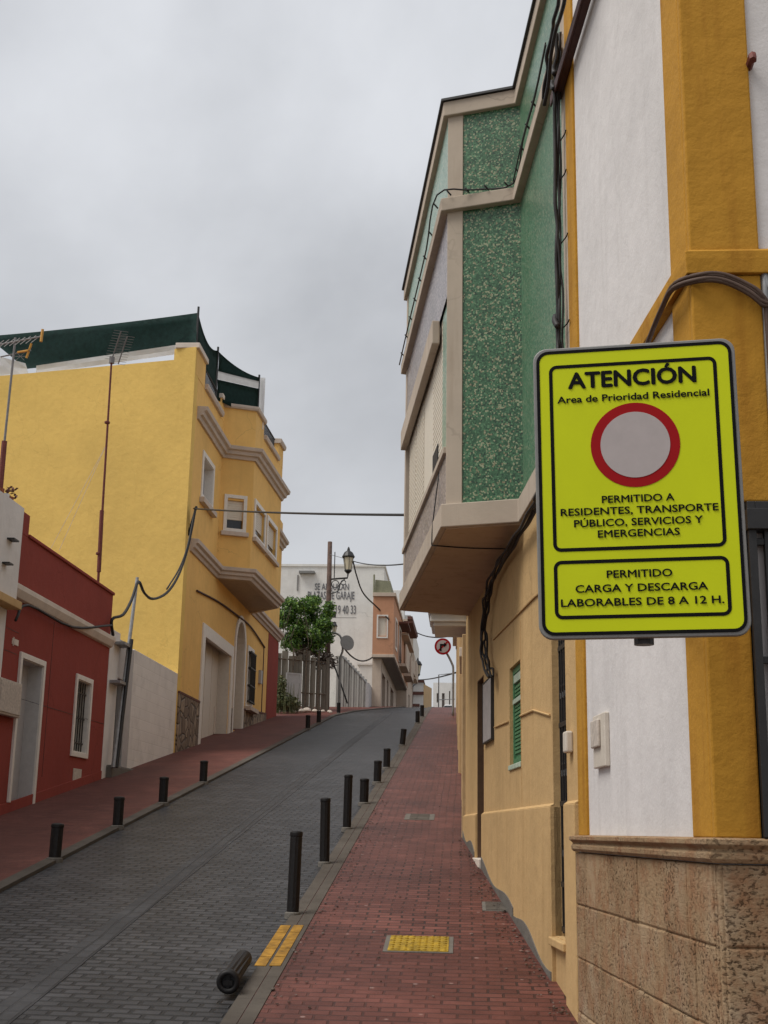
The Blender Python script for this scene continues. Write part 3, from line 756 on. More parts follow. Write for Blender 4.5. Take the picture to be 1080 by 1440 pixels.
for s, z in ((8.45, 6.5), (8.46, 5.7), (8.46, 5.05), (8.47, 6.2)):
    runs.append(([RF.p(s + 0.02, 0.05, z), RF.p(s - 0.1, 0.03, z), RF.p(s - 0.16, 0.03, z)], 0.005))
for s, z in ((8.44, 6.95), (8.46, 4.78), (8.47, 4.72), (8.4, 7.05), (8.46, 5.1)):
    runs.append(([RF.p(s - 0.05, 0.09, z - 0.06), RF.p(s, 0.1, z), RF.p(s + 0.05, 0.09, z + 0.06)], 0.022))
cable_run('wall_cable', runs, 'thick black cable hanging down the joint between white house and green house')
J_, A_, B__ = Vector((0.513, 10.8, 0)), Vector((-0.16, 11.0, 0)), Vector((-0.73, 15.3, 0))
lp = [RF.p(8.75, 0.09, 7.5), RF.p(9.3, 0.09, 7.41), RF.p(10.0, 0.09, 7.42), J_ + Vector((-0.07, -0.08, 7.4)), A_.lerp(J_, .4) + Vector((-0.03, -0.08, 7.405)), A_ + Vector((-0.1, -0.08, 7.4)), A_.lerp(B__, .25) + Vector((-0.09, 0, 7.405)), A_.lerp(B__, .5) + Vector((-0.09, 0, 7.4)), A_.lerp(B__, .75) + Vector((-0.09, 0, 7.405)), B__ + Vector((-0.1, 0.1, 7.4))]
cable_run('ledge_cable', [(lp, 0.008), ([p + Vector((0, 0, 0.02)) for p in lp[:4]], 0.006)] + [([lp[i].lerp(lp[i + 1], f) + Vector((0.03, 0, -0.02)), lp[i].lerp(lp[i + 1], f) + Vector((-0.01, -0.01, 0.025))], 0.008) for i in range(1, 9) for f in (0.2, 0.7)], 'black cable clipped along the beige ledge between the green mosaic storeys')
cable_run('bay_cable', [([Vector((-0.235, 11.6, 4.9)), Vector((-0.29, 11.62, 4.42)), Vector((-0.3, 11.63, 4.2))], 0.006), ([Vector((-0.3, 11.63, 4.195)), Vector((0.05, 11.72, 4.19)), Vector((0.43, 11.75, 4.19))], 0.006)], 'thin cable crossing the underside of the green house bay')
cable_run('eaves_cable', [(jig(RF, dense([(8.42, 6.85), (8.0, 7.12), (7.4, 7.15), (6.6, 7.0), (5.4, 7.05)], 5), 0.16, 0.02), 0.014), (jig(RF, dense([(8.42, 6.8), (7.9, 7.03), (7.2, 7.02), (6.0, 7.08)], 5), 0.15, 0.02), 0.014)], 'black cables running along the brown eaves gutter of the white corner house')
cc = [RF.p(6.9, 0.05, 3.84), RF.p(6.3, 0.06, 3.88), RF.p(5.9, 0.07, 3.97), RF.p(5.62, 0.07, 4.02), RF.p(5.42, 0.07, 4.02), FF.p(0.02, 0.06, 4.01), FF.p(0.12, 0.05, 4.01), FF.p(0.22, 0.05, 3.96), FF.p(0.285, 0.05, 3.9)]
cable_run('corner_cable', [([p + Vector((0, 0, -0.014 * k + 0.004 * (k % 2) * i)) + Vector((-0.006 * k, -0.004 * k, 0)) for i, p in enumerate(cc)] + [FF.p(0.295 + 0.012 * k, 0.045, 3.8), FF.p(0.295 + 0.012 * k, 0.045, 3.2)], 0.01) for k in range(4)], 'brown and grey cables draped round the ochre corner pilaster above the sign', plain('brown_cable', (0.09, 0.055, 0.04), 0.7))

def main_sign():
    C0 = Vector((0.6108, 4.4, 2.7977)); rt = Vector((0.9912, -0.1324, 0.0092)); up = Vector((-0.0100, -0.0051, 0.9999)); nn = rt.cross(up)
    W, Hh = 0.7166, 1.0715
    t = thing('traffic_notice_sign', 'large fluorescent yellow ATENCIÓN notice sign with a red ring, mounted at the corner', 'sign', C0 + nn * -0.06 - up * 0.56)
    def P(u, v, o=0): return C0 + rt * ((u - 0.5) * W) + up * ((0.5 - v) * Hh) + nn * o
    def rr_pts(u0, v0, u1, v1, r, o):
        w, h = (u1 - u0) * W, (v1 - v0) * Hh; out = []
        for cx, cy, a0 in ((u1 * W - r, v0 * Hh + r, -90), (u1 * W - r, v1 * Hh - r, 0), (u0 * W + r, v1 * Hh - r, 90), (u0 * W + r, v0 * Hh + r, 180)):
            for k in range(7):
                a = R(a0 + 15 * k); out.append(P((cx + r * math.cos(a)) / W, (cy + r * math.sin(a)) / Hh, o))
        return out
    b = MB(); b.prism(rr_pts(0, 0, 1, 1, 0.05, -0.03), nn * 0.03)
    def ringface(b, a, c, thick):
        n = len(a)
        for i in range(n):
            j = (i + 1) % n
            b.face([a[i], a[j], c[j], c[i]])
    pl = b.build('plate', 'signgrey', t, 0.004)
    b = MB(); b.prism(rr_pts(0.027, 0.0175, 0.973, 0.9825, 0.038, 0.0005), nn * 0.0015); b.build('yellow_face', 'signyel', t)
    b = MB()
    for (u0, v0, u1, v1, r, w) in ((0.017, 0.0115, 0.983, 0.9885, 0.044, 0.0115), (0.080, 0.064, 0.908, 0.712, 0.028, 0.0125), (0.080, 0.742, 0.914, 0.936, 0.028, 0.0125)):
        a = rr_pts(u0, v0, u1, v1, r, 0.0035); c = rr_pts(u0 + w / W, v0 + w / Hh, u1 - w / W, v1 - w / Hh, max(0.006, r - w), 0.0035)
        a2 = [p - nn * 0.004 for p in a]; c2 = [p - nn * 0.004 for p in c]
        ringface(b, a, c, 0); ringface(b, a, a2, 0); ringface(b, c, c2, 0)
    b.build('black_border', 'signblk', t)
    cx, cy, ro, ri = 0.496, 0.357, 0.156, 0.1215
    circ = lambda r, o: [P(cx, cy, o) + rt * (r * math.cos(2 * math.pi * k / 64)) + up * (r * math.sin(2 * math.pi * k / 64)) for k in range(64)]
    b = MB(); b.prism(circ(ro, 0.001), nn * 0.0025); b.build('red_ring', 'signred', t)
    b = MB(); b.prism(circ(ri, 0.001), nn * 0.004); b.build('white_disc', 'signwht', t)
    for s, u0, u1, v0, v1, bo in (('ATENCIÓN', 0.178, 0.803, 0.092, 0.149, 0.035), ('Area de Prioridad Residencial', 0.12, 0.864, 0.1755, 0.2, 0.022),
            ('PERMITIDO A', 0.325, 0.672, 0.5275, 0.5525, 0.02), ('RESIDENTES, TRANSPORTE', 0.122, 0.878, 0.5665, 0.5915, 0.02), ('PÚBLICO, SERVICIOS Y', 0.186, 0.802, 0.606, 0.631, 0.02), ('EMERGENCIAS', 0.3, 0.69, 0.6435, 0.6685, 0.02),
            ('PERMITIDO', 0.336, 0.645, 0.778, 0.8035, 0.02), ('CARGA Y DESCARGA', 0.184, 0.808, 0.824, 0.8495, 0.02), ('LABORABLES DE 8 A 12 H.', 0.112, 0.88, 0.8695, 0.895, 0.02)):
        textmesh(s, P, u0, u1, v0, v1, bo, 0.0042).build('lettering', 'signblk', t)
    b = MB(); pc = P(0.5, 0.5, -0.062)
    b.tube([pc + up * 0.4, pc - up * 0.545], 0.03, 14)
    b.build('mounting_tube', 'galv', t, smooth=False)
    b = MB(); b.tube([pc - up * 0.53, pc - up * 0.553], 0.034, 14); b.build('tube_cap', 'black', t)
    b = MB()
    for v in (0.22, -0.22):
        b.tube([pc + up * v, RF.p(5.9, -0.02, (pc + up * v).z)], 0.02, 10)
        b.box(Fr((pc + up * v).xy, rt.xy, nn.xy), -0.06, 0.06, -0.035, 0.034, (pc + up * v).z - 0.02, (pc + up * v).z + 0.02)
    b.build('wall_arm', 'galv', t)
main_sign()

def second_house():
    f = Fr((0.03, 0), (0, 1), (-1, 0))
    t = thing('cream_balcony_house', 'tan house beyond the green one with a pale boxed balcony under the bay', 'house', (1, 20, zg(20)))
    b = MB(); b.wall(f, 16.05, 23.9, 0.8, 7.0, [(18.4, 19.3, 1.5, 4.0)], th=0.3); b.face([f.p(16.05, -.301, .8), f.p(16.05, -.301, 7), f.p(16.05, -5, 7), f.p(16.05, -5, .8)])
    b.build('wall', 'tan2', t)
    b = MB(); b.box(f, 18.4, 19.3, -0.16, -0.12, 1.5, 4.0); b.build_each('door', 'brown', t)
    b = MB(); b.box(f, 16.3, 17.3, -0.1, 0.42, 4.18, 4.23); b.box(f, 16.26, 17.36, -0.1, 0.46, 4.23, 4.33); b.box(f, 16.22, 17.4, -0.1, 0.49, 4.33, 4.37)
    b.box(f, 16.36, 17.25, 0.3, 0.42, 4.37, 5.3); b.build_each('balcony', 'farwhite', t, bevel=0.012)
    b = MB(); b.box(f, 16.06, 16.5, -0.05, 0.05, 0.8, 4.04); b.box(f, 19.9, 20.3, -0.05, 0.06, 1.0, 6.5); b.box(f, 23.0, 23.4, -0.05, 0.06, 1.5, 6.5); b.build_each('pilaster', 'tan2', t, bevel=0.01)
    b = MB(); b.box(f, 20.5, 22.8, -0.05, 0.1, 4.35, 4.5); b.build('ledge', 'trim', t, 0.01)
second_house()
def third_house():
    f = Fr((0.13, 0), (-0.008, 1), (-1, 0))
    t = thing('ochre_far_house', 'ochre house further up the pavement by the tan wall behind the round road sign', 'house', (1, 34, zg(34)))
    b = MB(); b.wall(f, 24.0, 46.5, 2.0, 8.6, [(27, 28, 3.0, 5.4), (31, 32.2, 4.6, 6.0), (36, 37.2, 4.2, 6.6), (42, 43.2, 6.0, 7.4)], th=0.3); b.face([f.p(24, -.301, 2), f.p(24, -.301, 8.6), f.p(24, -5, 8.6), f.p(24, -5, 2)]); b.build('wall', 'tan2', t)
    b = MB()
    for h in ((27, 28, 3.0, 5.4), (36, 37.2, 4.2, 6.6)): b.box(f, h[0], h[1], -0.15, -0.11, h[2], h[3])
    b.build_each('door', 'brown', t)
    b = MB()
    for h in ((31, 32.2, 4.6, 6.0), (42, 43.2, 6.0, 7.4)): b.box(f, h[0], h[1], -0.15, -0.11, h[2], h[3])
    b.build_each('window', 'glass', t)
    b = MB()
    for s in (24.1, 29.4, 34.0, 39.5, 46.0): b.box(f, s, s + 0.5, -0.05, 0.03, 2, 8.5)
    b.build_each('pilaster', 'tan2', t, bevel=0.01)
    b = MB(); b.box(f, 24.0, 46.4, -0.05, 0.16, 8.2, 8.4); b.box(f, 33.6, 37.9, 0, 0.12, 7.35, 7.6); b.build('cornice', 'trim', t, 0.01)
    b = MB(); b.box(f, 41.0, 41.6, 0.0, 0.1, 8.1, 8.19); b.box(f, 41.1, 41.5, 0.0, 0.06, 7.4, 8.05); b.build('wall_box', 'roofred', t, 0.01)
third_house()

def turn_sign():
    C0 = Vector((-0.72, 43.9, 7.83)); z0 = zg(44)
    t = thing('round_road_sign', 'round no right turn sign on a crooked grey post up the pavement', 'sign', (-0.36, 44, z0))
    b = MB(); b.tube(smoothpath([(-0.36, 44, z0 - 0.1), (-0.36, 44, z0 + 1.0), (-0.36, 44, z0 + 1.6), (-0.4, 44, 7.25), (-0.52, 44, 7.5), (-0.62, 44, 7.68), (-0.68, 44, 7.95)], 4), 0.038, 8); b.build('post', 'galv', t, smooth=True)
    rt, nn = Vector((1, 0.06, 0)).normalized(), Vector((0.06, -1, 0)).normalized(); up = Vector((0, 0, 1))
    circ = lambda r, o: [C0 + nn * o + rt * (r * math.cos(2 * math.pi * k / 40)) + up * (r * math.sin(2 * math.pi * k / 40)) for k in range(40)]
    b = MB(); b.prism(circ(0.285, 0.0), nn * 0.02); b.build('red_rim', 'signred', t)
    b = MB(); b.prism(circ(0.215, 0.012), nn * 0.014); b.build('white_face', 'signwht', t)
    def q(x, y): return C0 + nn * 0.03 + rt * x + up * y
    b = MB(); b.prism([q(-.1, -.16), q(-.04, -.16), q(-.04, .02), q(.04, .02), q(.04, -.03), q(.14, .055), q(.04, .14), q(.04, .085), q(-.1, .085)], nn * 0.004); b.build('turn_arrow', 'signblk', t)
    b = MB(); b.prism([q(-.17, -.13), q(-.13, -.17), q(.17, .13), q(.13, .17)], nn * 0.002); b.build('red_slash', 'signred', t)
turn_sign()

# ================================================================== STREET FURNITURE
def make_bollard(h, r, label):
    o = thing('bollard', label, 'bollard', (0, 0, 0), 'dark iron bollards along the kerbs')
    b = MB(); b.lathe((0, 0, 0), [(r * 0.985, -0.08), (r * 0.985, 0.04), (r, 0.06), (r, h - 0.06), (r * 0.96, h - 0.045)], 24, r * 0.045, (0.05, h - 0.05)); b.build('shaft', 'iron', o)
    b = MB(); b.lathe((0, 0, 0), [(r * 0.96, h - 0.047), (r * 1.06, h - 0.04), (r * 1.06, h - 0.018), (r * 0.98, h - 0.006), (r * 0.75, h), (r * 0.3, h + 0.004)], 24); b.build('cap', 'iron', o, smooth=False)
    b = MB(); b.lathe((0, 0, 0), [(r * 1.35, -0.06), (r * 1.3, 0.008), (r * 1.04, 0.016)], 20); b.build('footing', 'cement', o)
    return o
GB = 'dark iron bollards along the kerbs'
short = make_bollard(0.37, 0.066, ''); tall = make_bollard(0.69, 0.053, '')
first = {id(short): True, id(tall): True}
def put(src, x, q, label, tilt=(0, 0), sc_=1.0, dz=0.0):
    if first[id(src)]: o = src; first[id(src)] = False
    else: o = copytree(src)
    o.location = (x, q, zg(q) + dz); o.rotation_euler = (tilt[0], tilt[1], 0); o.scale = (1, 1, sc_)
    o['label'] = label; o['group'] = GB
put(tall, -1.46, 11.43, 'tall dark standing bollard at the end of the yellow kerb paint', (0, 0.015))
put(tall, -1.47, 14.02, 'second of the three tall dark bollards counting up the green house kerb', (0, -0.01), 0.98)
put(tall, -1.47, 16.62, 'farthest of the three tall dark bollards on the green house kerb', (0, 0.01), 0.97)
put(short, -1.46, 19.25, 'short dark bollard just behind the farthest tall bollard on the green house kerb', (0, 0.01), 0.97)
put(short, -1.46, 22.15, 'short bollard on the green house kerb, second short one up from the tall bollards', (0, 0.02), 1.0)
put(short, -1.46, 24.8, 'short bollard on the green house kerb, third one up beyond the tall bollards', (0, 0.01), 1.0)
put(short, -1.44, 30.5, 'short leaning bollard standing alone halfway up the green house kerb', (0, 0.1), 1.05)
put(short, -1.4, 39.4, 'nearer of two short bollards close together high on the green house kerb', (0, 0), 1.0)
put(short, -1.38, 43.0, 'farther of two short bollards close together high on the green house kerb', (0, 0), 1.05)
put(short, -4.36, 13.94, 'short bollard on the red house kerb nearest the camera, below the red house', (0, 0.015), 1.0)
put(short, -4.36, 16.42, 'short bollard on the red house kerb, second from the camera', (0, 0), 1.0)
put(short, -4.36, 18.85, 'short bollard in front of the barred window of the red house', (0, 0), 1.02)
put(short, -4.36, 21.72, 'short bollard on the red house kerb in front of the white block wall', (0, 0), 0.98)
put(short, -4.36, 36.1, 'short bollard on the far kerb, nearer of the pair below the tree', (0, 0), 1.02)
put(short, -4.36, 38.8, 'short bollard on the far kerb, farther of the pair below the tree', (0, 0), 1.0)
put(short, -4.33, 44.6, 'short bollard on the red house kerb at the crest beside the green signpost', (0, 0), 1.0)

def fallen_bollard():
    a = Vector((-1.545, 8.86, zg(8.86) + 0.078)); c = Vector((-1.56, 9.56, zg(9.56) + 0.068))
    ax = (c - a).normalized(); L = (c - a).length
    t = thing('fallen_bollard', 'knocked over iron bollard lying along the kerb with its hollow end showing', 'bollard', a, GB)
    rot = ax.to_track_quat('Z', 'Y').to_matrix()
    def lay(b): bmesh.ops.transform(b.bm, matrix=Matrix.Translation(a) @ rot.to_4x4(), verts=b.bm.verts); return b
    b = MB(); b.lathe((0, 0, 0), [(0.066, 0.05), (0.06, 0.1), (0.06, L - 0.02), (0.05, L)], 24, 0.01, (0.08, L - 0.04)); lay(b).build('shaft', 'iron', t)
    b = MB(); n = 28
    prof = [(0.04, 0.012), (0.046, -0.012), (0.066, -0.014), (0.078, 0.0), (0.078, 0.03), (0.068, 0.055)]
    rings = [[b.v((r * math.cos(2 * math.pi * k / n), r * math.sin(2 * math.pi * k / n), z)) for k in range(n)] for r, z in prof]
    for i in range(len(rings) - 1):
        for k in range(n): b.bm.faces.new((rings[i][k], rings[i][(k + 1) % n], rings[i + 1][(k + 1) % n], rings[i + 1][k]))
    lay(b).build('end_collar', 'iron', t, smooth=True)
    b = MB(); b.lathe((0, 0, 0), [(0.042, 0.008), (0.042, 0.011)], 20); lay(b).build('hollow', 'dark', t)
    b = MB(); b.box(WORLD, -0.012, 0.012, -0.045, 0.045, -0.004, 0.02); b.box(WORLD, -0.03, 0.03, -0.02, 0.012, -0.01, 0.018); lay(b).build('anchor_stub', 'iron', t)
fallen_bollard()

def on_slope(name, pts, mat, dz, label, cat, th=0.01):
    b = MB(); b.prism([(x, q, zg(q) + dz - th) for x, q in pts], (0, 0, th))
    return b
# yellow paint on the two kerb stones
t = thing('yellow_kerb_marking', 'worn yellow paint on two kerb stones beside the fallen bollard', 'kerb marking', (-1.3, 10.3, zg(10.3)))
for i in range(5):
    q0 = 9.62 + i * 0.27
    for x0, x1, dz in ((-1.494, -1.41, 0.005), (-1.386, -1.305, 0.008)):
        b = MB(); b.prism([(x0, q0, zg(q0) + dz - 0.004), (x1, q0, zg(q0) + dz - 0.004), (x1, q0 + 0.255, zg(q0 + 0.255) + dz - 0.004), (x0, q0 + 0.255, zg(q0 + 0.255) + dz - 0.004)], (0, 0, 0.004)); b.build('painted_kerb_stone', 'paintyel', t)
def cover(x0, x1, q0, q1, label, mat, rim, big):
    t = thing('access_cover', label, 'manhole cover', ((x0 + x1) / 2, (q0 + q1) / 2, zg((q0 + q1) / 2)), 'access covers in the pavement by the tan wall')
    def quad(b, a, c, d, e, dz, th): b.prism([(a, d, zg(d) + dz - th), (c, d, zg(d) + dz - th), (c, e, zg(e) + dz - th), (a, e, zg(e) + dz - th)], (0, 0, th))
    b = MB(); quad(b, x0 - rim, x1 + rim, q0 - rim * 0.7, q1 + rim * 0.7, 0.003, 0.02); b.build('surround', 'cement', t)
    b = MB(); quad(b, x0, x1, q0, q1, 0.008, 0.02); p = b.build('lid', mat, t)
    if big:
        b = MB(); nx, ny = 9, 7
        for i in range(nx):
            for j in range(ny):
                x = x0 + 0.03 + (x1 - x0 - 0.06) * i / (nx - 1); q = q0 + 0.03 + (q1 - q0 - 0.06) * j / (ny - 1)
                b.lathe((x, q, zg(q) + 0.008), [(0.017, -0.002), (0.014, 0.006), (0.006, 0.008)], 8)
        b.build('stud_pattern', mat, p)
cover(-0.57, -0.11, 10.17, 10.66, 'square yellow painted access cover in the red pavement, nearest the camera', 'paintyel2', 0.035, True)
cover(-0.72, -0.46, 17.6, 18.1, 'small dark access cover with pale ends further up the pavement by the tan wall', 'kerb', 0.07, False)
cover(0.2, 0.46, 11.75, 12.1, 'small grey cover set against the tan wall under the green window', 'kerb', 0.03, False)

# ================================================================== LEFT SIDE
def white_left_house():
    t = thing('white_house', 'white house with a tan ledge, cut by the photo edge beside the red house', 'house', (-6.6, 15, zg(15)))
    b = MB(); b.wall(LF, 9.0, 16.86, -0.2, 4.5, (), th=0.4); b.wall(Fr((-6.08, 0), (0, 1), (1, 0)), 9.0, 16.86, 4.55, 5.86, (), th=0.6)
    b.face([(-6.1, 16.86, 4.55), (-6.1, 16.86, 5.86), (-12, 16.86, 5.86), (-12, 16.86, 4.55)]); b.face([(-6.1, 9, 5.86), (-6.1, 16.86, 5.86), (-12, 16.86, 5.86), (-12, 9, 5.86)])
    b.build('wall', 'white', t)
    b = MB(); b.box(LF, 9, 16.88, -0.1, 0.2, 4.44, 4.55); b.build('ledge', 'tan', t, 0.01)
    b = MB(); b.box(LF, 16.3, 16.5, 0.12, 0.22, 5.3, 5.32); b.box(LF, 16.2, 16.36, 0.12, 0.22, 4.95, 4.97); b.build_each('wall_spike', 'black', t)
white_left_house()
def roof_ornaments():
    t = thing('rooftop_pots', 'small flower pots with a dark plant on the white house parapet', 'flower pots', (-6.2, 16.7, 5.86))
    for y, m, h in ((16.25, 'terra', .12), (16.45, 'tarp', .1), (16.62, 'terra', .1)):
        b = MB(); b.lathe((-6.22, y, 5.86), [(0.05, 0), (0.065, h), (0.055, h), (0.05, h - .02)], 12); b.build('pot', m, t)
    b = MB(); rn = random.Random(2)
    for k in range(26):
        a, r = rn.uniform(0, 6.28), rn.uniform(0.02, 0.11); z = 5.95 + rn.uniform(0, 0.13)
        c = Vector((-6.22, 16.62, z)) + Vector((math.cos(a) * r, math.sin(a) * r, 0)); d = Vector((rn.uniform(-.04, .04), rn.uniform(-.04, .04), rn.uniform(.01, .05)))
        b.face([c, c + d, c + d + Vector((.02, .03, 0)), c + Vector((.02, .03, 0))])
    b.build('plant', 'roofred', t)
roof_ornaments()

def red_house():
    t = thing('red_house', 'low dark red house with white door frame and one barred window', 'house', (-7, 19.4, zg(19.4)))
    dh, wh = (17.58, 18.52, 1.93, 3.88), (20.27, 21.03, 2.76, 3.9)
    b = MB(); b.wall(LF, 16.87, 22.02, 0.8, 5.58, (dh, wh), depth=0.22, th=0.35)
    b.face([(-6.551, 22.02, 0.8), (-6.551, 22.02, 5.58), (-12, 22.02, 5.5), (-12, 22.02, 0.8)]); b.face([(-6.5, 16.87, 5.3), (-6.5, 22.02, 5.3), (-12, 22.02, 5.3), (-12, 16.87, 5.3)])
    b.build('wall', 'redwall', t)
    b = MB(); b.box(LF, 16.9, 17.45, -0.35, 0.004, 5.58, 5.9); b.build('parapet_block', 'redwall', t, 0.01)
    b = MB(); b.box(LF, 17.45, 22.04, -0.36, 0.03, 5.58, 5.63); b.build('parapet_cap', 'redwall', t, 0.01)
    b = MB(); b.sweep([(-6.2, 22.03), (-6.2, 16.87)], [(0, 4.64), (-0.05, 4.66), (-0.1, 4.76), (-0.1, 4.83), (0, 4.85)]); b.build('cornice', 'trim', t, 0.008)
    b = MB(); b.framebars(LF, 17.5, 18.6, 1.9, 3.96, 0.08, -0.05, 0.035, False); b.build('door_frame', 'frame', t, 0.006)
    b = MB(); b.box(LF, 17.58, 18.52, -0.24, -0.2, 1.93, 3.88); d = b.build_each('door', 'greydoor', t)
    b = MB(); b.lining(LF, dh, 0.21).build('door_reveal', 'whitedoor', t)
    b = MB(); b.lining(LF, wh, 0.2, 0.012, True).build('window_reveal', 'frame', t)
    b = MB(); b.box(LF, 17.63, 17.66, -0.2, -0.185, 1.95, 3.86); b.box(LF, 18.04, 18.055, -0.2, -0.19, 1.95, 3.86); b.build('door_joint', 'black', d)
    b = MB(); b.framebars(LF, 20.19, 21.11, 2.68, 3.98, 0.08, -0.05, 0.03); w = b.build('window_frame', 'frame', t, 0.006)
    b = MB(); b.box(LF, 20.27, 21.03, -0.22, -0.19, 2.76, 3.9); b.build('pane', 'glass', w)
    b = MB()
    for i in range(6): s = 20.33 + i * 0.125; b.tube([LF.p(s, -0.06, 2.76), LF.p(s, -0.06, 3.9)], 0.011, 6)
    for z in (2.9, 3.3, 3.7): b.box(LF, 20.27, 21.03, -0.07, -0.05, z, z + 0.025)
    b.build('window_bars', 'black', w)
    b = MB(); b.box(LF, 20.42, 20.85, 0, 0.015, 2.27, 2.5); b.build_each('air_vent', 'pebble', t, bevel=0.004)
    b = MB(); b.prism([LF.p(16.87, 0.0, zg(16.87) - 0.1), LF.p(22.02, 0, zg(22.02) - 0.1), LF.p(22.02, 0, zg(22.02) + 0.14), LF.p(16.87, 0, zg(16.87) + 0.14)], (0.02, 0, 0)); b.build('plinth', 'redwall', t, 0.005)
    b = MB(); b.box(LF, 18.06 - 0.9, 17.4, 0, 0.012, 4.02, 4.1); b.box(LF, 17.2, 17.22, 0, 0.012, 4.0, 4.12); b.build('house_number_plate', 'trim', t)
    b = MB(); b.box(LF, 18.9, 18.905, 0, 0.004, 2.3, 4.6); b.box(LF, 16.9, 22.0, 0, 0.004, 3.32, 3.326)
    for z in (3.9, 4.2, 4.5): b.box(LF, 16.9, 17.4, 0, 0.004, z, z + 0.006)
    b.build('render_joint', 'black', t)
red_house()
t = thing('utility_cupboard', 'speckled beige utility cupboard on the wall beside the red house door', 'meter box', LF.p(17.1, 0, 3.0))
b = MB(); b.box(LF, 16.6, 17.46, 0.0, 0.1, 3.03, 3.5); b.build('casing', 'pebble', t, 0.012)
b = MB(); b.box(LF, 16.62, 17.42, 0.1, 0.112, 3.06, 3.47); b.build('hinged_cover', 'pebble', t, 0.006)

def gap_wall():
    t = thing('white_block_wall', 'low white painted block wall with a narrow dark opening between red and yellow houses', 'wall', (-6.3, 25, zg(25)))
    b = MB(); b.box(LF, 23.72, 27.495, -0.2, 0.006, 2.2, 4.86); b.build('block_wall', 'whitebrick', t, 0.012)
    b = MB(); b.box(LF, 22.03, 22.66, -0.3, 0.01, 1.9, 5.0); b.build('white_pier', 'white', t, 0.015)
    b = MB(); b.box(LF, 22.67, 23.3, -0.22, -0.16, 2.4, 4.2); b.build('dark_opening', 'dark', t)
    b = MB(); b.box(LF, 22.66, 23.3, -0.2, 0, 4.2, 4.9); b.box(LF, 23.3, 23.715, -0.2, 0.004, 2.2, 4.84); b.build('metal_gate_post', 'greydoor', t, 0.01)
    b = MB(); b.box(LF, 22.3, 23.9, -0.05, 0.12, 2.3, zg(23) + 0.12); b.build('broken_step', 'cement', t, 0.03)
gap_wall()
t = thing('leaning_service_pole', 'leaning grey service pole with brackets against the white pier', 'pole', (-6.0, 22.3, zg(22.3)))
b = MB(); b.tube([(-6.05, 22.25, 2.6), (-6.05, 22.5, 3.7), (-6.05, 23.02, 6.1)], 0.045, 8, 0.03); b.build('pole_shaft', 'galv', t)
b = MB(); b.tube([(-6.0, 22.27, 2.6), (-6.0, 22.72, 4.9)], 0.035, 8); b.build('cable_sleeve', 'black', t)
b = MB()
for z, y in ((4.05, 22.57), (4.75, 22.72)): b.box(LF, y - 0.45, y + 0.06, 0.0, 0.2, z, z + 0.05)
b.build('bracket', 'galv', t)

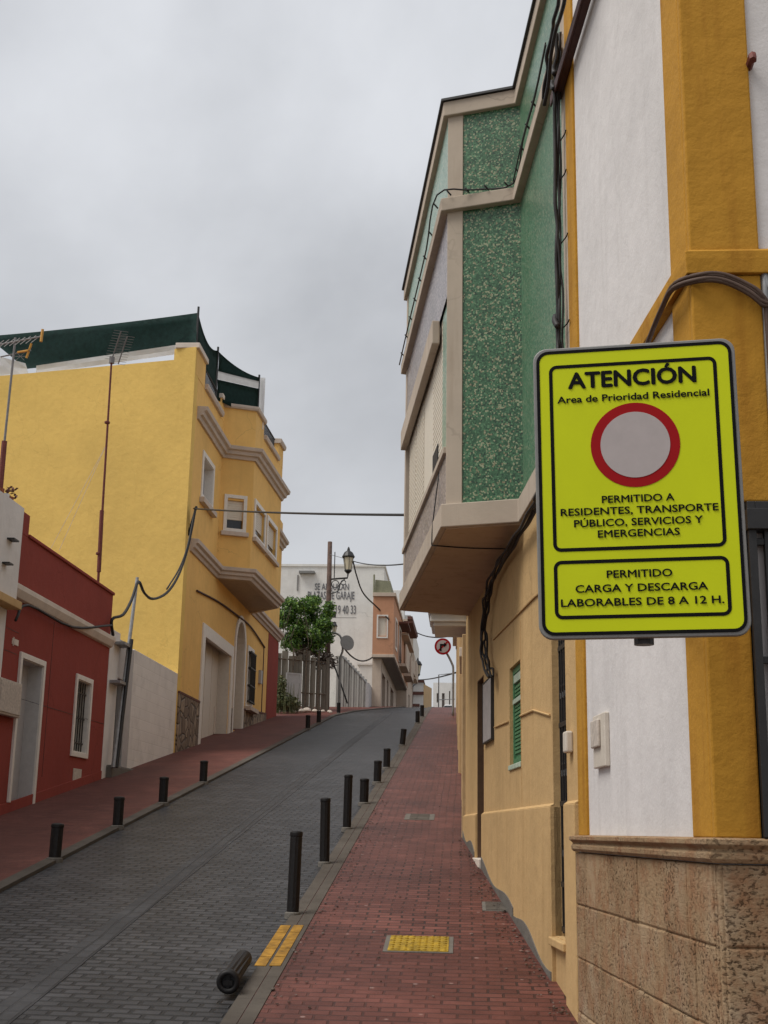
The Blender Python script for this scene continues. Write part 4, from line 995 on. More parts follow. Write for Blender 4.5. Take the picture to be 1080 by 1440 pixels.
def yellow_house():
    t = thing('yellow_house', 'tall yellow house with blank side wall, faceted bay and stepped parapet', 'house', (-7, 33, zg(33)))
    gh, ah, wh = (30.25, 33.6, 3.3, 6.2), (34.35, 35.75, 4.2, 7.2), (36.45, 37.3, 5.15, 6.6)
    w1 = (28.95, 30.15, 9.22, 10.22)
    b = MB(); b.wall(LF, 27.64, 42.4, 2.5, 8.0, (gh, ah, wh), depth=0.3, th=0.4)
    b.wall(LF, 27.64, 31.25, 8.0, 11.8, (w1,), depth=0.22, th=0.4); b.wall(LF, 36.6, 42.4, 8.0, 11.8, (), th=0.4)
    # spandrels over the arched door
    n = 14; cx, rz, rad = 35.05, 6.5, 0.7
    for sgn in (-1, 1):
        arc = [(cx + sgn * rad * math.cos(k / n * math.pi / 2), rz + rad * math.sin(k / n * math.pi / 2)) for k in range(n + 1)]
        b.prism([LF.p(cx + sgn * rad, -0.001, 7.199)] + [LF.p(s, -0.001, z) for s, z in arc], (-0.29, 0, 0))
    b.build('facade_wall', 'yellowf', t)
    # blank party wall facing down the street
    sd = Vector((-0.975, 0.223, 0)); a = Vector((-6.197, 27.5, 0)); e = a + sd * 6.2
    b = MB(); b.prism([a + Vector((0, 0, 2.5)), a + Vector((0, 0, 12.15)), e + Vector((0, 0, 12.15)), e + Vector((0, 0, 2.5))], (0.0, 0.35, 0)); b.prism([a + Vector((0.0, 0, 12.15)), a + Vector((0, 0, 12.42)), a + sd * 0.55 + Vector((0, 0, 12.42)), a + sd * 0.55 + Vector((0, 0, 12.15))], (0, 1.05, 0))
    b.build('side_wall', 'yellow', t)
    b = MB(); b.box(LF, 29.0, 42.3, -2.6, -0.42, 11.4, 11.5); b.build('roof_terrace', 'cement', t)
    # faceted bay
    J, A, B2, E2 = (-6.2, 31.2), (-5.42, 31.55), (-5.28, 35.6), (-6.2, 36.6)
    def frm(p, q):
        L = math.hypot(q[0] - p[0], q[1] - p[1]); d = ((q[0] - p[0]) / L, (q[1] - p[1]) / L); return Fr(p, d, (d[1], -d[0])), L
    F1, L1 = frm(J, A); F2, L2 = frm(A, B2); F3, L3 = frm(B2, E2)
    hc = (0.2, 0.62, 8.98, 9.75); h1, h2 = (0.35, 1.65, 8.95, 9.78), (2.1, 3.4, 8.95, 9.78)
    b = MB(); b.wall(F1, 0, L1, 8.0, 11.8, (hc,), depth=0.1, th=0.12); b.wall(F2, 0, L2, 8.0, 11.8, (h1, h2), depth=0.1, th=0.12); b.wall(F3, 0, L3, 8.0, 11.8, (), th=0.12)
    b.build('bay_wall', 'yellowf', t)
    b = MB(); b.prism([(*J, 7.72), (*A, 7.72), (*B2, 7.72), (*E2, 7.72)], (0, 0, 0.05)); b.build('bay_soffit', 'beige', t)
    def win(f, h, name, side=0.12):
        b = MB(); b.framebars(f, h[0] - side, h[1] + side, h[2] - 0.06, h[3] + 0.14, side, -0.02, 0.035); w = b.build(name, 'frame', t, 0.006)
        b = MB(); b.box(f, h[0] - side - 0.06, h[1] + side + 0.06, 0, 0.1, h[2] - 0.17, h[2] - 0.06); b.build('sill', 'cornice', w, 0.008)
        zc = h[2] + 0.35 * (h[3] - h[2])
        b = MB(); b.box(f, h[0], h[1], -0.09, -0.07, zc, h[3])
        k = 0
        while zc + k * 0.06 < h[3] - 0.04: b.box(f, h[0], h[1], -0.07, -0.06, zc + k * 0.06 + 0.008, zc + k * 0.06 + 0.05); k += 1
        b.build('roller_blind', 'shut', w)
        b = MB(); b.box(f, h[0], h[1], -0.1, -0.085, h[2], zc); b.build('pane', 'glass', w)
    win(F1, hc, 'window', 0.09); win(F2, h1, 'window'); win(F2, h2, 'window')
    b = MB(); b.framebars(LF, w1[0] - 0.12, w1[1] + 0.12, w1[2] - 0.05, w1[3] + 0.12, 0.12, -0.05, 0.03); w = b.build('window', 'frame', t, 0.006)
    b = MB(); b.box(LF, w1[0] - 0.2, w1[1] + 0.2, 0, 0.12, w1[2] - 0.18, w1[2] - 0.05); b.build('sill', 'cornice', w, 0.008)
    b = MB(); b.box(LF, w1[0], w1[1], -0.21, -0.19, w1[2], w1[3]); b.build('pane', 'greydoor', w)
    # mouldings that run round the bay
    path = [(-6.2, 28.0), J, A, B2, E2, (-6.2, 42.38)]
    def mould(name, prof, pth=path): b = MB(); b.sweep(pth, prof); return b.build(name, 'cornice', t, 0.006)
    mould('lower_moulding', [(-0.1, 7.7), (0.04, 7.7), (0.07, 7.77), (0.12, 7.79), (0.13, 7.86), (0.19, 7.89), (0.2, 7.98), (-0.1, 8.0)])
    mould('main_cornice', [(-0.1, 10.84), (0.05, 10.84), (0.08, 10.92), (0.14, 10.94), (0.16, 11.02), (0.23, 11.05), (0.25, 11.14), (-0.1, 11.16)])
    b = MB()
    for pth in ([(-6.2, 28.7), (-6.2, 30.95)], [(-5.2 + 0.0, 34.3), B2]): pass
    mould('parapet_coping', [(-0.3, 11.8), (0.06, 11.8), (0.09, 11.86), (0.09, 11.93), (-0.3, 11.95)], [(-6.2, 28.66), (-6.2, 30.8)])
    b = MB(); b.wall(F1, -0.35, L1, 11.8, 12.2, (), th=0.14); b.wall(F2, 0, 1.1, 11.8, 12.2, (), th=0.14); b.box(LF, 30.75, 31.2, -0.4, 0.004, 11.8, 12.3); b.box(F2, 3.3, 4.05, -0.2, 0.004, 11.8, 12.35); b.build_each('parapet_step', 'yellowf', t)
    mould('step_coping', [(-0.16, 12.2), (0.06, 12.2), (0.08, 12.25), (0.08, 12.31), (-0.16, 12.33)], [(F1.p(-0.35, 0, 0)).xy, A, (F2.p(1.1, 0, 0)).xy])
    mould('front_coping', [(-0.16, 11.8), (0.06, 11.8), (0.08, 11.86), (0.08, 11.92), (-0.16, 11.93)], [(F2.p(1.15, 0, 0)).xy, (F2.p(3.25, 0, 0)).xy])
    mould('pier_coping', [(-0.3, 12.35), (0.06, 12.35), (0.09, 12.42), (0.09, 12.48), (-0.3, 12.5)], [(F2.p(3.25, 0, 0)).xy, (F2.p(4.08, 0, 0)).xy])
    b = MB(); b.box(LF, 27.55, 28.66, -0.5, 0.07, 12.42, 12.55); b.box(LF, 30.7, 31.2, -0.45, 0.05, 12.3, 12.42); b.build_each('pier_cap', 'trim', t, bevel=0.015)
    b = MB(); b.box(LF, 27.62, 28.64, -0.42, 0.007, 11.8, 12.4185); b.build('corner_pier', 'yellowf', t)
    # railings on the terrace
    for f, s0, s1, z0 in ((LF, 28.7, 30.7, 11.95), (F2, 1.2, 3.2, 11.93)):
        b = MB()
        for z in (z0 + 0.06, z0 + 0.5): b.tube([f.p(s0, -0.1, z), f.p(s1, -0.1, z)], 0.02, 6)
        k = s0
        while k < s1: b.tube([f.p(k, -0.1, z0), f.p(k, -0.1, z0 + 0.5)], 0.012, 5); k += 0.12
        b.build('terrace_railing', 'black', t)
    for nm, h, dp, bt in (('garage_reveal', gh, 0.29, False), ('window_reveal', w1, 0.19, True), ('window_reveal', wh, 0.25, True)):
        b = MB(); b.lining(LF, h, dp, 0.015, bt).build(nm, 'frame' if bt else 'cream', t)
    b = MB(); n2 = 12
    arc2 = [(cx + 0.699, 4.1)] + [(cx + 0.699 * math.cos(k / n2 * math.pi), rz + 0.699 * math.sin(k / n2 * math.pi)) for k in range(n2 + 1)] + [(cx - 0.699, 4.1)]
    for p, q in zip(arc2, arc2[1:]):
        k = 0.98; p2, q2 = (cx + (p[0] - cx) * k, rz + (p[1] - rz) * (k if p[1] > rz else 1)), (cx + (q[0] - cx) * k, rz + (q[1] - rz) * (k if q[1] > rz else 1))
        b.prism([LF.p(s_, -0.28, z_) for s_, z_ in (p, q, q2, p2)], (0.285, 0, 0))
    b.build('arch_reveal', 'cream', t)
    # garage
    b = MB(); b.framebars(LF, 29.85, 34.0, 3.1, 6.36, 0.3, -0.05, 0.04, False); b.build('garage_frame', 'frame', t, 0.008)
    b = MB(); b.box(LF, 30.15, 33.7, -0.33, -0.29, 3.3, 6.2); g = b.build('garage_door', 'cream', t)
    b = MB()
    for s in (30.9, 31.8, 32.7): b.box(LF, s, s + 0.025, -0.29, -0.28, 3.3, 6.2)
    b.box(LF, 33.3, 33.45, -0.29, -0.26, 4.0, 4.7); b.build('door_seam', 'trim', g)
    # arched door
    b = MB()
    out, inn = 0.88, 0.7
    ring = [(cx + r_ * math.cos(a_), rz + r_ * math.sin(a_)) for r_ in (out,) for a_ in [k / 20 * math.pi for k in range(21)]]
    rin = [(cx + inn * math.cos(a_), rz + inn * math.sin(a_)) for a_ in [k / 20 * math.pi for k in range(21)]]
    outer = [(cx + out, 4.1)] + ring + [(cx - out, 4.1)]; inner = [(cx + inn, 4.1)] + rin + [(cx - inn, 4.1)]
    for i in range(len(outer) - 1):
        q = [outer[i], outer[i + 1], inner[i + 1], inner[i]]
        b.prism([LF.p(s, -0.02, z) for s, z in q], (0.06, 0, 0))
    b.build('arch_frame', 'frame', t)
    b = MB(); b.box(LF, 34.35, 35.75, -0.32, -0.28, 4.1, 7.2); d = b.build('arched_door', 'cream', t)
    b = MB(); b.framebars(LF, 34.45, 35.65, 4.3, 6.4, 0.08, -0.28, -0.26); b.build('door_panel', 'trim', d)
    b = MB(); b.box(LF, 34.5, 34.66, -0.26, -0.2, 5.25, 5.45); b.build('letter_slot', 'black', d)
    # barred ground window
    b = MB(); b.framebars(LF, 36.3, 37.45, 5.0, 6.75, 0.15, -0.05, 0.03); w = b.build('window', 'frame', t, 0.006)
    b = MB(); b.box(LF, 36.45, 37.3, -0.28, -0.26, 5.15, 6.6); b.build('pane', 'glass', w)
    b = MB()
    for i in range(8): s = 36.45 + i * 0.12; b.tube([LF.p(s, 0.1, 5.12), LF.p(s, 0.1, 6.6)], 0.014, 5)
    for z in (5.15, 5.6, 6.1, 6.55): b.box(LF, 36.4, 37.35, 0.0, 0.115, z, z + 0.03)
    b.build('window_bars', 'black', w)
    b = MB(); b.box(LF, 36.2, 37.6, 0, 0.2, 4.88, 5.0); b.build('sill', 'cornice', w, 0.01)
    # stone dado with red top line, red end strip, wires on the wall
    b = MB()
    for s0, s1 in ((27.62, 29.84), (34.02, 34.15), (35.95, 40.1)):
        zt = lambda s: 4.45 if s < 30 else 4.85 + (s - 36) * 0.06
        b.prism([LF.p(s0, -0.02, zg(s0) - 0.3), LF.p(s1, -0.02, zg(s1) - 0.3), LF.p(s1, -0.02, max(zt(s1), zg(s1) + 0.02)), LF.p(s0, -0.02, zt(s0))], (0.06, 0, 0))
    b.build_each('stone_dado', 'crazy', t)
    b = MB(); b.box(LF, 27.6, 29.84, 0, 0.05, 4.45, 4.5); b.prism([LF.p(35.95, 0, 4.85), LF.p(40.1, 0, 5.1), LF.p(40.1, 0, 5.15), LF.p(35.95, 0, 4.9)], (0.05, 0, 0)); b.build_each('dado_line', 'roofred', t)
    b = MB(); b.box(LF, 40.15, 42.41, -0.2, 0.012, 4, 7.68); b.build('red_end_strip', 'redwall', t)
    b = MB(); b.tube(smoothpath([LF.p(28.9, 0.03, 6.95), LF.p(31.5, 0.03, 7.15), LF.p(34.3, 0.05, 7.25), LF.p(36.5, 0.04, 7.3), LF.p(39.3, 0.03, 7.1)], 4), 0.025, 6); b.box(LF, 39.25, 39.32, 0, 0.02, 5.1, 7.1); b.build('facade_cable', 'brown', t)
    b = MB(); b.box(LF, 38.5, 38.8, 0, 0.08, 5.9, 6.3); b.build('mail_box', 'greydoor', t)
yellow_house()

def shade_net():
    t = thing('shade_net', 'dark green shade netting with white tarp hem on the yellow house roof terrace', 'shade net', (-7, 29, 11.8))
    # screen over the side wall
    def sheet(top, bot, n=10, m=4, wav=0.05, sagt=0.0):
        b = MB(); g = []
        for i in range(n + 1):
            u = i / n; row = []
            for j in range(m + 1):
                v = j / m; a = Vector(top[0]).lerp(Vector(top[1]), u); c = Vector(bot[0]).lerp(Vector(bot[1]), u)
                p = a.lerp(c, v); p.z -= sagt * 4 * u * (1 - u) * (1 - v); p += Vector((0.3, 1, 0)).normalized() * (wav * math.sin(u * 9 + v * 2) * math.sin(v * 3.1)); row.append(b.v(p))
            g.append(row)
        for i in range(n):
            for j in range(m): b.bm.faces.new((g[i][j], g[i + 1][j], g[i + 1][j + 1], g[i][j + 1]))
        bmesh.ops.solidify(b.bm, geom=b.bm.faces[:], thickness=0.01)
        return b
    P1t, P1b = (-6.32, 28.05, 13.5), (-6.32, 28.05, 12.52)
    sheet(((-11.9, 29.25, 13.42), P1t), ((-10.7, 28.9, 12.42), P1b), 24, 6, 0.05, 0.04).build('side_net', 'net', t, smooth=True)
    P2t, P2b = (-6.32, 30.55, 13.52), (-6.32, 30.55, 12.35)
    sheet((P1t, P2t), ((-6.32, 28.05, 12.55), P2b), 10, 4, 0.03, 0.28).build('front_net', 'net', t, smooth=True)
    P3t, P3b = (-5.52, 32.3, 13.42), (-5.52, 32.3, 12.25)
    sheet(((-6.3, 30.6, 13.5), P3t), ((-6.3, 30.6, 12.95), (-5.52, 32.3, 13.28)), 10, 4, 0.02, 0.1).build('upper_bay_net', 'net', t, smooth=True)
    sheet(((-6.3, 30.6, 12.75), (-5.52, 32.3, 13.1)), ((-6.3, 30.6, 12.2), P3b), 10, 4, 0.02, 0.0).build('bay_net', 'net', t, smooth=True)
    sheet(((-6.3, 30.58, 12.97), (-5.52, 32.28, 13.3)), ((-6.3, 30.58, 12.75), (-5.52, 32.28, 13.1)), 8, 2, 0.0).build('white_hem', 'tarp', t)
    sheet(((-10.4, 28.78, 12.46), (-6.5, 27.92, 12.68)), ((-10.4, 28.78, 12.24), (-6.5, 27.92, 12.44)), 20, 2, 0.02).build('white_hem', 'tarp', t)
    sheet(((-12.4, 29.2, 13.1), (-10.7, 28.85, 12.55)), ((-12.4, 29.2, 12.1), (-10.5, 28.8, 12.1)), 8, 3, 0.05).build('white_tarp', 'tarp', t)
    b = MB()
    for p, z0, z1 in (((-6.32, 28.05), 12.0, 13.65), ((-6.32, 30.57), 12.0, 13.62), ((-5.52, 32.32), 12.0, 13.5)): b.tube([(*p, z0), (*p, z1)], 0.03, 6)
    b.build_each('support_post', 'black', t)
    b = MB(); b.box(WORLD, -5.5, -5.38, 32.4, 32.5, 12.0, 13.45); b.build('white_post', 'tarp', t)
shade_net()

def mast_grid():
    t = thing('grid_antenna_mast', 'tall red oxide mast with a grey grid television antenna in front of the yellow wall', 'antenna', (-6.55, 21.5, 5.35))
    b = MB(); b.tube([(-6.33, 21.5, 5.3), (-6.385, 21.5, 9.85)], 0.024, 8, 0.018); b.tube([(-6.335, 21.5, 5.9), (-6.36, 21.5, 7.0)], 0.038, 8); b.build('mast_tube', 'rust', t)
    b = MB()
    for z in (6.2, 8.6): b.lathe((-6.36 - (z - 6) * 0.008, 21.5, z), [(0.03, 0), (0.05, 0.01), (0.05, 0.04), (0.03, 0.05)], 10)
    b.build_each('clamp', 'rust', t)
    b = MB()
    bs = Vector((-6.38, 21.5, 9.85)); d = Vector((0.22, -0.3, 0.42))
    for k in range(2):
        o = Vector((0.0, 0.25 * k, 0)) + Vector((0.05 * k, 0, -0.02))
        b.tube([bs + o, bs + o + d], 0.012, 5)
        for i in range(12): c = bs + o + d * (i / 11); b.tube([c + Vector((-0.12, -0.05, 0.0)), c + Vector((0.12, 0.05, 0.0))], 0.0035, 4)
    b.lathe(bs + Vector((0, 0, -0.1)), [(0.05, 0), (0.05, 0.12)], 8)
    b.build('antenna_grid', 'antgrey', t)
    b = MB()
    for e in ((-7.1, 21.6, 6.3), (-7.45, 21.6, 5.9)): b.tube([(-6.37, 21.5, 8.2), e], 0.004, 4)
    b.build('guy_wire', 'trim', t)
mast_grid()
def mast_yagi():
    t = thing('yagi_antenna_mast', 'television antenna with orange ended arms on a thin grey mast above the red house', 'antenna', (-7.26, 19, 5.35))
    b = MB(); b.tube([(-7.26, 19, 5.3), (-7.27, 19, 7.5)], 0.045, 8); b.build('lower_mast', 'rust', t)
    b = MB(); b.tube([(-7.29, 19, 5.6), (-7.25, 19, 9.25)], 0.02, 8); b.build('mast_tube', 'antgrey', t)
    b = MB(); c = Vector((-7.24, 19, 9.05))
    b.tube([c + Vector((-0.42, 0.1, 0.1)), c + Vector((0.5, -0.2, 0.14))], 0.014, 6)
    b.tube([c + Vector((-0.3, 0.2, -0.05)), c + Vector((0.3, -0.1, -0.06))], 0.012, 6)
    for i in range(9):
        p = c + Vector((-0.4 + 0.1 * i, 0.09 - 0.033 * i, 0.11)); b.tube([p + Vector((-0.05, -0.08, -0.1)), p + Vector((0.05, 0.08, 0.1))], 0.006, 4)
    for k in range(6): a = 6.28 * k / 6; b.tube([c + Vector((0.1, 0, -0.12)), c + Vector((0.1 + 0.14 * math.cos(a), 0, -0.12 + 0.08 * math.sin(a)))], 0.005, 4)
    b.build('antenna_arms', 'antgrey', t)
    b = MB(); b.tube([c + Vector((0.49, -0.2, 0.05)), c + Vector((0.5, -0.2, 0.26))], 0.024, 6); b.tube([c + Vector((0.22, -0.05, -0.17)), c + Vector((0.3, -0.1, 0.06))], 0.02, 6); b.tube([c + Vector((0.05, 0.0, -0.05)), c + Vector((0.26, -0.1, -0.06))], 0.018, 6); b.tube([c + Vector((-0.42, 0.1, 0.0)), c + Vector((-0.38, 0.1, 0.2))], 0.022, 6)
    b.build_each('orange_tip', 'antorange', t)
mast_yagi()

# ---- cables over the street
cable_run('looped_cable', [([(-6.05, 27.7, 8.6), (-6.05, 27.4, 8.0), (-6.05, 27.0, 7.4), (-6.05, 26.3, 6.75), (-6.05, 25.4, 6.25), (-6.05, 24.3, 5.93), (-6.05, 23.6, 5.92), (-6.02, 23.0, 6.02), (-6.02, 22.6, 5.6), (-6.02, 22.1, 5.25), (-6.1, 21.7, 5.1), (-6.12, 21.9, 4.85)], 0.028), ([(-6.05, 27.65, 8.62), (-6.05, 27.1, 7.62), (-6.05, 26.4, 6.95), (-6.05, 25.4, 6.33)], 0.018), ([(-6.1, 21.7, 5.0), (-6.1, 19.5, 4.62), (-6.1, 17.4, 4.6), (-6.08, 16.9, 4.3)], 0.02)], 'drooping black cable from the yellow house corner to the red house')
cable_run('street_cable', [(sag((-6.1, 27.75, 8.62), (-0.72, 16.2, 5.62), 0.03), 0.018)], 'black cable crossing the street from the yellow house to the green bay')
cable_run('bracket_cable', [([(-6.2, 27.75, 8.0), (-6.05, 27.72, 8.6), (-6.05, 27.75, 8.64)], 0.03), ([(-6.2, 27.9, 8.2), (-6.05, 27.72, 8.6)], 0.02)], 'iron cable bracket on the corner of the yellow house')

# ---- utility pole with lantern
def lantern_parts(t, c, s=1.0, arm=None):
    c = Vector(c)
    def fr(r0, z0, r1, z1, mat, name):
        b = MB(); v = [[b.v(c + Vector((r * s * math.cos(a), r * s * math.sin(a), z * s))) for a in [R(45 + 60 * k) for k in range(6)]] for r, z in ((r0, z0), (r1, z1))]
        for k in range(6): b.bm.faces.new((v[0][k], v[0][(k + 1) % 6], v[1][(k + 1) % 6], v[1][k]))
        b.bm.faces.new(v[0][::-1]); b.bm.faces.new(v[1]); b.build(name, mat, t)
    fr(0.13, 0.0, 0.21, 0.5, 'lampglass', 'lamp_glass')
    b = MB(); b.lathe(c, [(0.24 * s, 0.5 * s), (0.26 * s, 0.55 * s), (0.17 * s, 0.72 * s), (0.06 * s, 0.8 * s), (0.05 * s, 0.88 * s), (0.02 * s, 0.95 * s)], 12)
    for k in range(6): a = R(45 + 60 * k); b.tube([c + Vector((0.132 * s * math.cos(a), 0.132 * s * math.sin(a), 0)), c + Vector((0.214 * s * math.cos(a), 0.214 * s * math.sin(a), 0.5 * s))], 0.014 * s, 4)
    b.lathe(c, [(0.05 * s, -0.14 * s), (0.15 * s, -0.04 * s), (0.15 * s, 0.005 * s)], 12); b.build('lamp_housing', 'black', t)
z47 = zg(47.5)
t = thing('utility_pole', 'brown wooden utility pole with a bracket lantern in front of the lettered white wall', 'utility pole', (-5.08, 47.5, z47))
b = MB(); b.tube([(-5.07, 47.5, z47 - 0.3), (-5.11, 47.5, 12.32)], 0.115, 10, 0.085); b.build('pole_shaft', 'wood', t, smooth=True)
b = MB(); b.tube([(-5.0, 47.4, 10.85), (-4.4, 47.4, 10.9), (-4.38, 47.4, 11.05)], 0.035, 6)
b.tube(smoothpath([(-5.0, 47.4, 10.3), (-4.75, 47.4, 10.4), (-4.65, 47.4, 10.7), (-4.5, 47.4, 10.85)], 5), 0.025, 5)
b.tube([(-4.85 + 0.14 * math.cos(a), 47.4, 10.66 + 0.14 * math.sin(a)) for a in [k * 0.5 for k in range(13)]], 0.018, 5)
b.tube([(-4.55 + 0.09 * math.cos(a), 47.4, 10.72 + 0.09 * math.sin(a)) for a in [k * 0.5 for k in range(13)]], 0.018, 5); b.build('lamp_bracket', 'black', t)
lantern_parts(t, (-4.38, 47.4, 11.2), 0.95)
b = MB(); b.box(WORLD, -5.0, -4.78, 47.3, 47.5, 8.95, 9.2); b.box(WORLD, -4.98, -4.8, 47.3, 47.5, 9.4, 9.6); b.tube([(-4.9, 47.4, 11.9), (-4.9, 47.4, 10.9)], 0.02, 5); b.build('junction_box', 'black', t)
b = MB(); b.tube([(-5.08, 47.4, 11.8), (-4.35, 47.4, 11.6)], 0.012, 4); b.build('stay_wire', 'galv', t)
cable_run('crossing_cable', [(sag((-0.9, 31.0, 8.15), (-4.2, 47.4, 11.55), 0.15), 0.02), (smoothpath([(-4.2, 47.4, 11.55), (-4.1, 48, 11.1), (-3.9, 49, 10.6), (-3.45, 50.9, 10.35), (-3.0, 50.95, 9.9)], 4), 0.03)], 'cable from the green bay to the lantern and down to the salmon house')
cable_run('guy_cable', [([(-4.98, 47.4, 8.0), (-4.65, 47.2, 7.2), (-4.25, 47.0, 6.15)], 0.03), (sag((-4.5, 47.5, 8.3), (-3.66, 50.9, 8.35), 0.3), 0.03)], 'grey stay cable slanting from the utility pole to the pavement')
t = thing('round_sign', 'thin dark post with a grey round sign seen from behind, beside the utility pole', 'sign', (-4.5, 46.5, zg(46.5)))
b = MB(); b.tube(smoothpath([(-4.5, 46.5, zg(46.5) - 0.1), (-4.5, 46.5, 7.2), (-4.5, 46.5, 7.75), (-4.42, 46.5, 8.05), (-4.5, 46.5, 8.5), (-4.7, 46.5, 8.65), (-4.95, 46.5, 8.67)], 4), 0.04, 7); b.build('post', 'signgrey', t, smooth=True)
b = MB(); c = Vector((-4.27, 46.5, 8.3)); ax = Vector((0.55, -0.83, 0.1)).normalized(); e1 = ax.orthogonal().normalized(); e2 = ax.cross(e1)
b.prism([c + (e1 * math.cos(6.283 * k / 24) + e2 * math.sin(6.283 * k / 24)) * 0.28 for k in range(24)], ax * 0.03); b.tube([c, Vector((-4.46, 46.5, 8.0))], 0.025, 5); b.build('round_plate', 'signgrey', t)
t = thing('distant_bracket_lamp', 'small dark street lantern on a bracket beside the wooden pole', 'street lamp', (-4.82, 47.2, 8.6))
lantern_parts(t, (-4.82, 47.2, 8.78), 0.45)

# ---- tree, weeds, fence
def leaf_cloud(name, lobes, count, size, mat, parent, seed, flat=0.5):
    rn = random.Random(seed); vs, fs = [], []
    tot = sum(r[3] for r in lobes)
    for cx, cy, cz, w, rx, rz in lobes:
        for _ in range(int(count * w / tot)):
            a, ph = rn.uniform(0, 6.283), math.acos(rn.uniform(-1, 1)); rad = rn.random() ** 0.45
            d = Vector((math.sin(ph) * math.cos(a), math.sin(ph) * math.sin(a), math.cos(ph)))
            p = Vector((cx + d.x * rad * rx, cy + d.y * rad * rx, cz + d.z * rad * rz))
            nrm = (d + Vector((rn.uniform(-1, 1), rn.uniform(-1, 1), rn.uniform(-.4, 1)))).normalized()
            u = nrm.orthogonal().normalized(); u.rotate(Matrix.Rotation(rn.uniform(0, 6.28), 3, nrm)); v = nrm.cross(u); s = size * rn.uniform(0.6, 1.4)
            i = len(vs); vs += [p - u * s, p + v * s * flat, p + u * s, p - v * s * flat]; fs.append((i, i + 1, i + 2, i + 3))
    me = bpy.data.meshes.new(name); off = origin(parent) if parent else Vector()
    me.from_pydata([v - off for v in vs], [], fs); me.materials.append(M[mat])
    o = bpy.data.objects.new(name, me); COL.objects.link(o); o.parent = parent; return o
t = thing('bushy_tree', 'bright green bushy tree growing behind the grey fence next to the yellow house', 'tree', (-6.0, 46.0, zg(46)))
b = MB(); b.tube([(-6.0, 46, 5.6), (-5.95, 46, 7.2), (-5.85, 46, 8.2)], 0.12, 7, 0.07)
for e in ((-6.6, 45.8, 9.1), (-5.3, 46.2, 9.0), (-5.9, 45.6, 9.5), (-6.2, 46.4, 9.3), (-5.0, 46, 8.5)): b.tube([(-5.95, 46, 7.4), Vector((-5.92, 46, 8.0)).lerp(Vector(e), 0.5) + Vector((0, 0, .1)), e], 0.05, 5, 0.015)
b.build('trunk', 'bark', t)
rn = random.Random(11); lobes = []
for k in range(70):
    a, r = rn.uniform(0, 6.28), rn.random() ** 0.42; zz = rn.uniform(-1.0, 0.95)
    rad = rn.uniform(0.92, 1.12) * math.sqrt(1 - (zz * 0.8) ** 2)
    lobes.append((-5.82 + math.cos(a) * r * rad, 46 + math.sin(a) * r * rad, 8.98 + zz * 0.95, 1, rn.uniform(0.2, 0.36), rn.uniform(0.16, 0.3)))
leaf_cloud('crown', lobes, 15000, 0.055, 'leaf', t, 4)
b = MB(); rn = random.Random(8)
for k in range(9):
    x = -6.5 + rn.random() * 1.4; b.tube(smoothpath([(x, 44.95, 8.6 + rn.random() * .8), (x + rn.uniform(-.4, .4), 44.9, 8.0), (x + rn.uniform(-.6, .6), 45, 7.6 + rn.random() * .3)], 4), 0.007, 4)
b.build('dead_twigs', 'bark', t)
def fence():
    t = thing('sheet_metal_fence', 'makeshift fence of grey upright sheets and posts beneath the bushy tree', 'fence', (-5.7, 45.5, zg(45)))
    rn = random.Random(21); x = -6.75; b = MB(); c = MB()
    while x < -4.95:
        w = rn.uniform(0.1, 0.26); h = 7.75 + rn.uniform(-0.12, 0.2) - (0.25 if x > -5.4 else 0); y = 44.9 + rn.uniform(-0.05, 0.05) + (x + 6.75) * 0.6
        b.box(WORLD, x, x + w - 0.004, y, y + 0.03, 5.3, h); x += w
    b.build('sheet', 'sheet', t)
    for x in (-6.6, -6.05, -5.62, -5.2):
        y = 44.8 + (x + 6.75) * 0.6; c.tube([(x, y, 5.3), (x, y, 7.9)], 0.035, 6)
    for z in (6.35, 7.5): c.tube([(-6.75, 44.82, z), (-4.95, 45.9, z)], 0.025, 5)
    c.build_each('post', 'bark', t)
    b = MB(); b.framebars(Fr((-6.25, 44.86), (1, 0.6), (0.5, -0.85)), 0, 0.5, 6.0, 7.0, 0.05, 0, 0.03); b.box(Fr((-6.25, 44.86), (1, 0.6), (0.5, -0.85)), 0.05, 0.45, 0, 0.015, 6.05, 6.95); b.build('gate_panel', 'greydoor', t)
fence()
t = thing('dry_climber', 'dry leafless climber with pale leaves spilling over the fence top beside the pole', 'plant', (-5.3, 46, 7.6))
b = MB(); b.tube([(-5.3, 46.3, 6.2), (-5.25, 46.2, 7.7)], 0.04, 5); b.build('stem', 'bark', t)
leaf_cloud('leaves', [(-5.5, 46, 7.9, 1, .35, .2), (-5.1, 46.2, 7.75, 1, .35, .25), (-4.85, 46.4, 7.6, 1, .3, .3), (-5.25, 46.1, 7.5, 1, .3, .25)], 900, 0.055, 'dryleaf', t, 6)
t = thing('roadside_weeds', 'clump of tall green weeds at the foot of the grey fence', 'weeds', (-6.2, 44.2, zg(44.2)))
b = MB(); rn = random.Random(12)
for k in range(40):
    x, y = -6.45 + rn.random() * 0.75, 43.8 + rn.random() * 0.7; b.tube([(x, y, zg(y) - 0.05), (x + rn.uniform(-.1, .1), y, zg(y) + rn.uniform(.4, 1.1))], 0.012, 4, 0.005)
b.build('stems', 'weed', t)
leaf_cloud('leaves', [(-6.35, 44.2, 6.0, 2, .25, .4), (-6.1, 44.2, 5.9, 2, .3, .35), (-5.85, 44.3, 5.85, 1, .25, .25), (-6.3, 44.2, 6.5, 1, .2, .35)], 1800, 0.05, 'weed', t, 9)
rn = random.Random(31); rubble = thing('rubble_heap', 'low heap of pale rubble stones at the end of the fence', 'rubble', (-5.5, 45.0, zg(45)))
